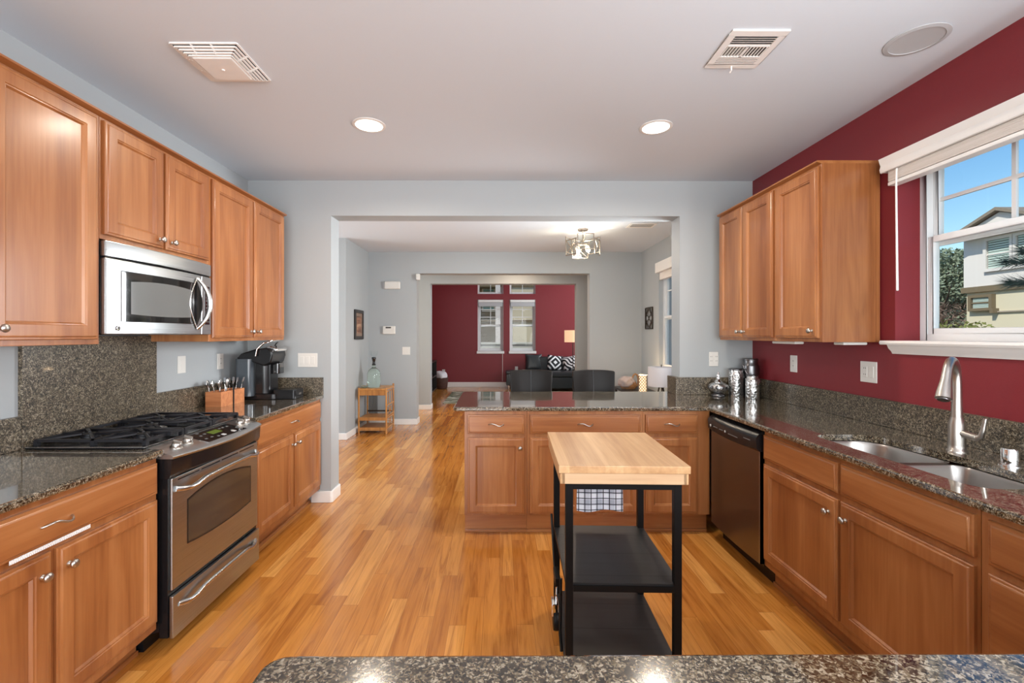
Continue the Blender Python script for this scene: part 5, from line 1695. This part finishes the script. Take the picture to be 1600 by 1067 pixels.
cushion('charcoal leather cushion standing at the left end of the sofa back', 'leather_grey', 0.90, 12.14, 0.475 + 0.21, 0.45, 0.0, -0.18)
cushion('white on black diamond patterned cushion on the sofa', 'diamond', 1.44, 11.93, 0.50 + 0.19, 0.40, 0.15, -0.25, roll=0.12)
cushion('black and white zebra striped cushion right of the diamond patterned one', 'zebra', 1.83, 11.86, 0.50 + 0.18, 0.39, -0.15, -0.25, roll=-0.2)
r = thing('floor_lamp', 'floor lamp with a glowing tan drum shade beside the sofa', 'lamp', (1.79, 11.12, 0))
MB().lathe([(0.14, 0), (0.14, 0.02), (0.02, 0.03)], 28).build('base', 'bronze', r, smooth=50)
MB().cyl((0, 0, 0.02), (0, 0, 1.30), 0.011, 10).build('pole', 'bronze', r)
MB().lathe([(0.205, 1.245), (0.208, 1.245), (0.208, 1.535), (0.205, 1.535)], 36).build('lamp_shade', 'shade_lit', r, smooth=50)
d = bpy.data.lights.new('floor_lamp_bulb', 'POINT'); d.energy = 10; d.color = (1.0, 0.7, 0.42); d.shadow_soft_size = 0.06
l = bpy.data.objects.new('floor_lamp_bulb', d); l.parent = r; l.location = (0, 0, 1.42); COL.objects.link(l)

o = B(-1.18, 2.2, 9.42, 11.34, 0.002, 0.012).build('area_rug', 'rug', smooth=0)
tag(o, 'mottled green and grey area rug on the living room floor', 'rug')

tv = thing('media_shelf', 'black open media shelf along the left living room wall', 'shelf', (-2.03, 9.6, 0))
for y in (0.0, 1.03, 2.06):
    B(0, 0.41, y, y + 0.03, 0.05, 0.75).build('divider', 'dkwood', tv)
for z in (0.05, 0.38, 0.75):
    B(0, 0.42, 0, 2.09, z, z + 0.028).build('shelf_board', 'dkwood', tv)
for y in (0.02, 2.04):
    for x in (0.02, 0.36):
        B(x, x + 0.04, y, y + 0.04, 0, 0.05).build('foot', 'chrome', tv)
bk = thing('laundry_basket', 'round dark wicker basket in the far left corner of the living room', 'basket', (-1.56, 12.06, 0))
MB().lathe([(0.15, 0), (0.17, 0.02), (0.20, 0.30), (0.19, 0.30), (0.16, 0.03), (0, 0.03)], 28).build('basket_body', 'wicker_dark', bk, smooth=50)
bl = MB().sphere((0, 0, 0), 0.185, 28, 16, (1.0, 0.95, 0.75))
for i, q in enumerate(bl.v):
    q = Vector(q); s = 1 + 0.10 * math.sin(q.x * 25 + 1) * math.cos(q.z * 22) + 0.05 * math.sin(q.y * 40 + q.x * 30)
    bl.v[i] = tuple(q * s)
o = bl.build('fleece_blanket', 'blanket_white', smooth=60); o.location = (-1.56, 12.04, 0.335)
tag(o, 'bunched white fleece blanket heaped in the dark wicker basket', 'blanket')

# ---------------------------------------------------------------- outside
o = B(-14, 60, -30, 60, -0.55, -0.50).build('ground', 'ground', smooth=0, kind='structure')

# neighbour's house across the street, seen through the kitchen window
HX = 15.5
hs_ = thing('neighbor_house', 'pale two storey house across the street, seen through the kitchen window', 'house', (HX, 15.02, -0.5))
# local frame: x outwards (away from us), y towards -Y world via negative numbers
B(0, 9, -13, 0, 0.5 - 0.5, 3.35).build('lower_wall', 'outside_cream', hs_, smooth=0)
B(-0.05, 9, -13.05, 0.05, 3.42, 5.22).build('upper_wall', 'outside_white', hs_, smooth=0)
B(-0.10, 9.05, -13.1, 0.10, 3.30, 3.48).build('belt_trim', 'outside_brown', hs_, smooth=0)
MB().prism_x([(-2.70, 5.10), (-1.45, 5.62), (-0.20, 5.10), (-0.20, 5.04), (-2.70, 5.04)], -0.5, 8.5).build('gable', 'outside_white', hs_, smooth=0)
MB().prism_x([(-2.90, 5.05), (-1.45, 5.66), (0.0, 5.05), (0.0, 5.14), (-1.45, 5.76), (-2.90, 5.14)], -0.65, 8.6).build('gable_roof', 'roof', hs_, smooth=0)
MB().prism_x([(-13.3, 5.22), (-6.5, 6.9), (-2.9, 5.30), (-2.9, 5.22)], -0.3, 9).build('main_roof', 'roof', hs_, smooth=0)


def house_window(parent, y0, y1, z0, z1, trim, inner, dark=None):
    rect = MB()
    for b in ((y0 - .09, y0, z0 - .09, z1 + .09), (y1, y1 + .09, z0 - .09, z1 + .09), (y0, y1, z1, z1 + .09), (y0, y1, z0 - .09, z0)):
        rect.box(-0.14, 0.0, b[0], b[1], b[2], b[3])
    f = rect.build('window_frame', trim, parent, smooth=0)
    nsl = 12
    m_ = MB()
    for i in range(nsl):
        z = z0 + (z1 - z0) * (i + 0.5) / nsl
        m_.box(-0.09, -0.06, y0 + 0.03, y1 - 0.03, z - (z1 - z0) / nsl * 0.36, z + (z1 - z0) / nsl * 0.36)
    m_.build('shutter_slats', inner, f, smooth=0)
    B(-0.056, -0.051, y0, y1, z0, z1).build('pane', 'plate_dark', f, smooth=0)
    B(-0.11, -0.06, y0, y1, (z0 + z1) / 2 - .02, (z0 + z1) / 2 + .02).build('meeting_rail', trim, f, smooth=0)


house_window(hs_, -1.38, -0.72, 4.00, 4.88, 'outside_white', 'shutter')
house_window(hs_, -2.20, -1.55, 4.00, 4.88, 'outside_white', 'shutter')
house_window(hs_, -0.80, -0.25, 2.78, 3.12, 'outside_brown', 'shutter')
B(-0.06, 0.0, -2.3, -0.85, 2.62, 2.66).build('garage_reveal', 'outside_taupe', hs_, smooth=0)
B(-0.2, 0.0, -0.98, -0.88, 2.60, 2.75).build('wall_lantern', 'outside_brown', hs_)


def leafy(name, centers, n, size, mat, seed=1, needle=False, parent=None):
    rnd = random.Random(seed)
    mb = MB()
    for (cx_, cy_, cz_, rx, ry, rz) in centers:
        for _ in range(n):
            while True:
                u_, v_, w_ = rnd.uniform(-1, 1), rnd.uniform(-1, 1), rnd.uniform(-1, 1)
                rr_ = math.sqrt(u_ * u_ + v_ * v_ + w_ * w_)
                if 0.3 < rr_ < 1: break
            p_ = Vector((cx_ + u_ * rx, cy_ + v_ * ry, cz_ + w_ * rz))
            a = Vector((rnd.uniform(-1, 1), rnd.uniform(-1, 1), rnd.uniform(-.6, .8))).normalized()
            b = a.orthogonal().normalized()
            b.rotate(Matrix.Rotation(rnd.uniform(0, 6.28), 3, a))
            s = size * rnd.uniform(0.6, 1.3)
            wd_ = s * (0.10 if needle else 0.5)
            mb.add([p_ - a * s, p_ + b * wd_, p_ + a * s, p_ - b * wd_], [(0, 1, 2, 3)])
    return mb


def tree(name, label, x, y, z, blobs, n, size, mat, seed, trunk_h, cat='tree', needle=False):
    r = thing(name, label, cat, (x, y, z))
    leafy('crown', blobs, n, size, mat, seed, needle).build('crown', mat, r, smooth=0, kind=None)
    rnd = random.Random(seed + 50)
    tr_ = MB().tube([(0, 0, 0), (0.05, 0, trunk_h * 0.5), (0, 0.05, trunk_h)], [0.16, 0.12, 0.05], 8)
    for i in range(14):
        zz = trunk_h * rnd.uniform(0.3, 0.95); a = rnd.uniform(0, 6.28); ln = rnd.uniform(0.6, 1.6)
        tr_.tube([(0, 0, zz), (ln * 0.5 * math.cos(a), ln * 0.5 * math.sin(a), zz + ln * 0.35), (ln * math.cos(a), ln * math.sin(a), zz + ln * 0.8)], [0.04, 0.025, 0.008], 5)
    tr_.build('trunk', 'bark', r, smooth=40)
    return r


tree('conifer_tree', 'tall grey green conifer left of the neighbor house, through the kitchen window', 19.7, 19.9, -0.5,
     [(0, 0, 4.6, 1.7, 1.7, 1.1), (-.9, -.2, 3.7, 1.5, 1.5, .8), (.8, .3, 3.3, 1.6, 1.6, .7), (-.1, 0, 2.5, 1.9, 1.9, .7)], 7000, 0.085, 'leaf', 3, 5.2)
tree('bare_tree', 'bare twiggy tree in front of the conifer, through the kitchen window', 16.4, 16.8, -0.5,
     [(0, 0, 2.3, 1.0, 1.0, 0.9), (-.5, .3, 1.8, .8, .8, .7)], 900, 0.14, 'twig', 5, 3.0, needle=True)
tree('garden_shrub', 'low yellow green shrub below the neighbor house wall', 13.0, 12.45, -0.5, [(0, 0, 1.3, .8, .8, 1.0)], 1600, 0.07, 'leaf2', 8, 0.9, cat='shrub')
tree('garden_shrub', 'rounded yellow green shrub left of the other, below the bare tree', 13.75, 14.1, -0.5, [(0, 0, 1.35, 0.8, 0.8, 1.05)], 1400, 0.07, 'leaf2', 9, 0.9, cat='shrub')
# pine branch close outside the right part of the kitchen window
r = thing('pine_tree', 'dark pine with a needled branch reaching in at the right of the kitchen window', 'tree', (5.60, 4.08, -0.2))
MB().tube([(0.5, -0.3, 0), (0.45, -0.3, 1.8), (0.4, -0.25, 3.6)], [0.11, 0.09, 0.05], 10).build('trunk', 'bark', r, smooth=40)
mb = MB(); rnd = random.Random(11)
tips = []
brs = [((0.42, -0.28, 2.10), (-0.55, 0.42, 2.35)), ((0.42, -0.28, 2.20), (-0.42, 0.38, 2.45)), ((0.42, -0.28, 2.0), (-0.52, 0.42, 2.14)), ((0.42, -0.28, 2.3), (0.0, 0.3, 2.75)), ((0.42, -0.28, 1.9), (-0.1, 0.25, 2.0))]
brm = MB()
for a, b in brs:
    a, b = Vector(a), Vector(b)
    brm.tube([a, a.lerp(b, .5) + Vector((0, 0, .05)), b], [0.02, 0.012, 0.005], 6)
    d_ = (b - a).normalized()
    for i in range(950):
        t = rnd.uniform(0.15, 1.0)
        p_ = a.lerp(b, t) + Vector((0, 0, .05 * math.sin(PI * t)))
        nd = (d_ * 0.9 + Vector((rnd.uniform(-1, 1), rnd.uniform(-1, 1), rnd.uniform(-1, 1))) * 0.75).normalized()
        L_ = rnd.uniform(0.10, 0.19)
        sd = nd.orthogonal().normalized() * 0.005
        mb.add([p_ - sd, p_ + sd, p_ + nd * L_], [(0, 1, 2)])
brm.build('branches', 'bark', r, smooth=40)
mb.build('needles', 'needle', r, smooth=0, kind='stuff')

# house, fence and hedge behind the living room windows
h2 = thing('neighbor_house', 'cream house close behind the living room windows', 'house', (0, 17.0, -0.5))
B(-7, -0.07, 1.0, 8, 0, 8.2).build('left_wing', 'outside_taupe', h2, smooth=0)
B(-0.07, 8, 0, 8, 0, 8.2).build('right_wing', 'outside_cream', h2, smooth=0)
B(-0.16, 0.02, -0.10, 0.05, 0, 8.2).build('corner_board', 'outside_white', h2, smooth=0)
for z in (3.72, 2.42):
    B(-7, 8, -0.04, 1.0, z, z + 0.06).build('belt_trim', 'outside_brown', h2, smooth=0)
for z0, z1 in ((2.9, 4.5),):
    wf = MB().box(-0.70, -0.17, 0.80, 0.99, z0 - 0.08, z1 + 0.08).build('window_frame', 'outside_white', h2, smooth=0)
    m_ = MB()
    for i in range(16):
        z = z0 + (z1 - z0) * (i + .5) / 16
        m_.box(-0.64, -0.23, 0.76, 0.81, z - 0.035, z + 0.035)
    m_.build('shutter_slats', 'teal', wf, smooth=0)
fn = thing('garden_fence', 'white board fence outside behind the living room windows', 'fence', (0, 14.9, -0.5))
B(-4, 5, 0, 0.05, 0, 1.62).build('boards', 'fence', fn, smooth=0)
B(-4, 5, -0.03, 0.08, 1.62, 1.68).build('top_cap', 'fence', fn, smooth=0)
for x in (-3, -1.5, 0, 1.5, 3): B(x - 0.05, x + 0.05, 0.05, 0.15, 0, 1.6).build('post', 'fence', fn, smooth=0)
hd = leafy('hedge', [(x * 0.6, 0, 0.78, 0.5, 0.3, 1.25) for x in range(-5, 8)], 420, 0.05, 'twig', 21, True).build('hedge', 'twig', smooth=0)
hd.location = (0, 15.6, -0.5)
tag(hd, 'brown twiggy hedge along the fence behind the living room', 'hedge', kind='stuff')
tree('garden_tree', 'blue green tree outside the dining window', 8.4, 14.8, -0.5, [(0, 0, 2.6, 1.5, 1.6, 1.6), (0, -1.0, 3.8, 1.2, 1.4, 1.2)], 3000, 0.12, 'leaf3', 31, 4.0)
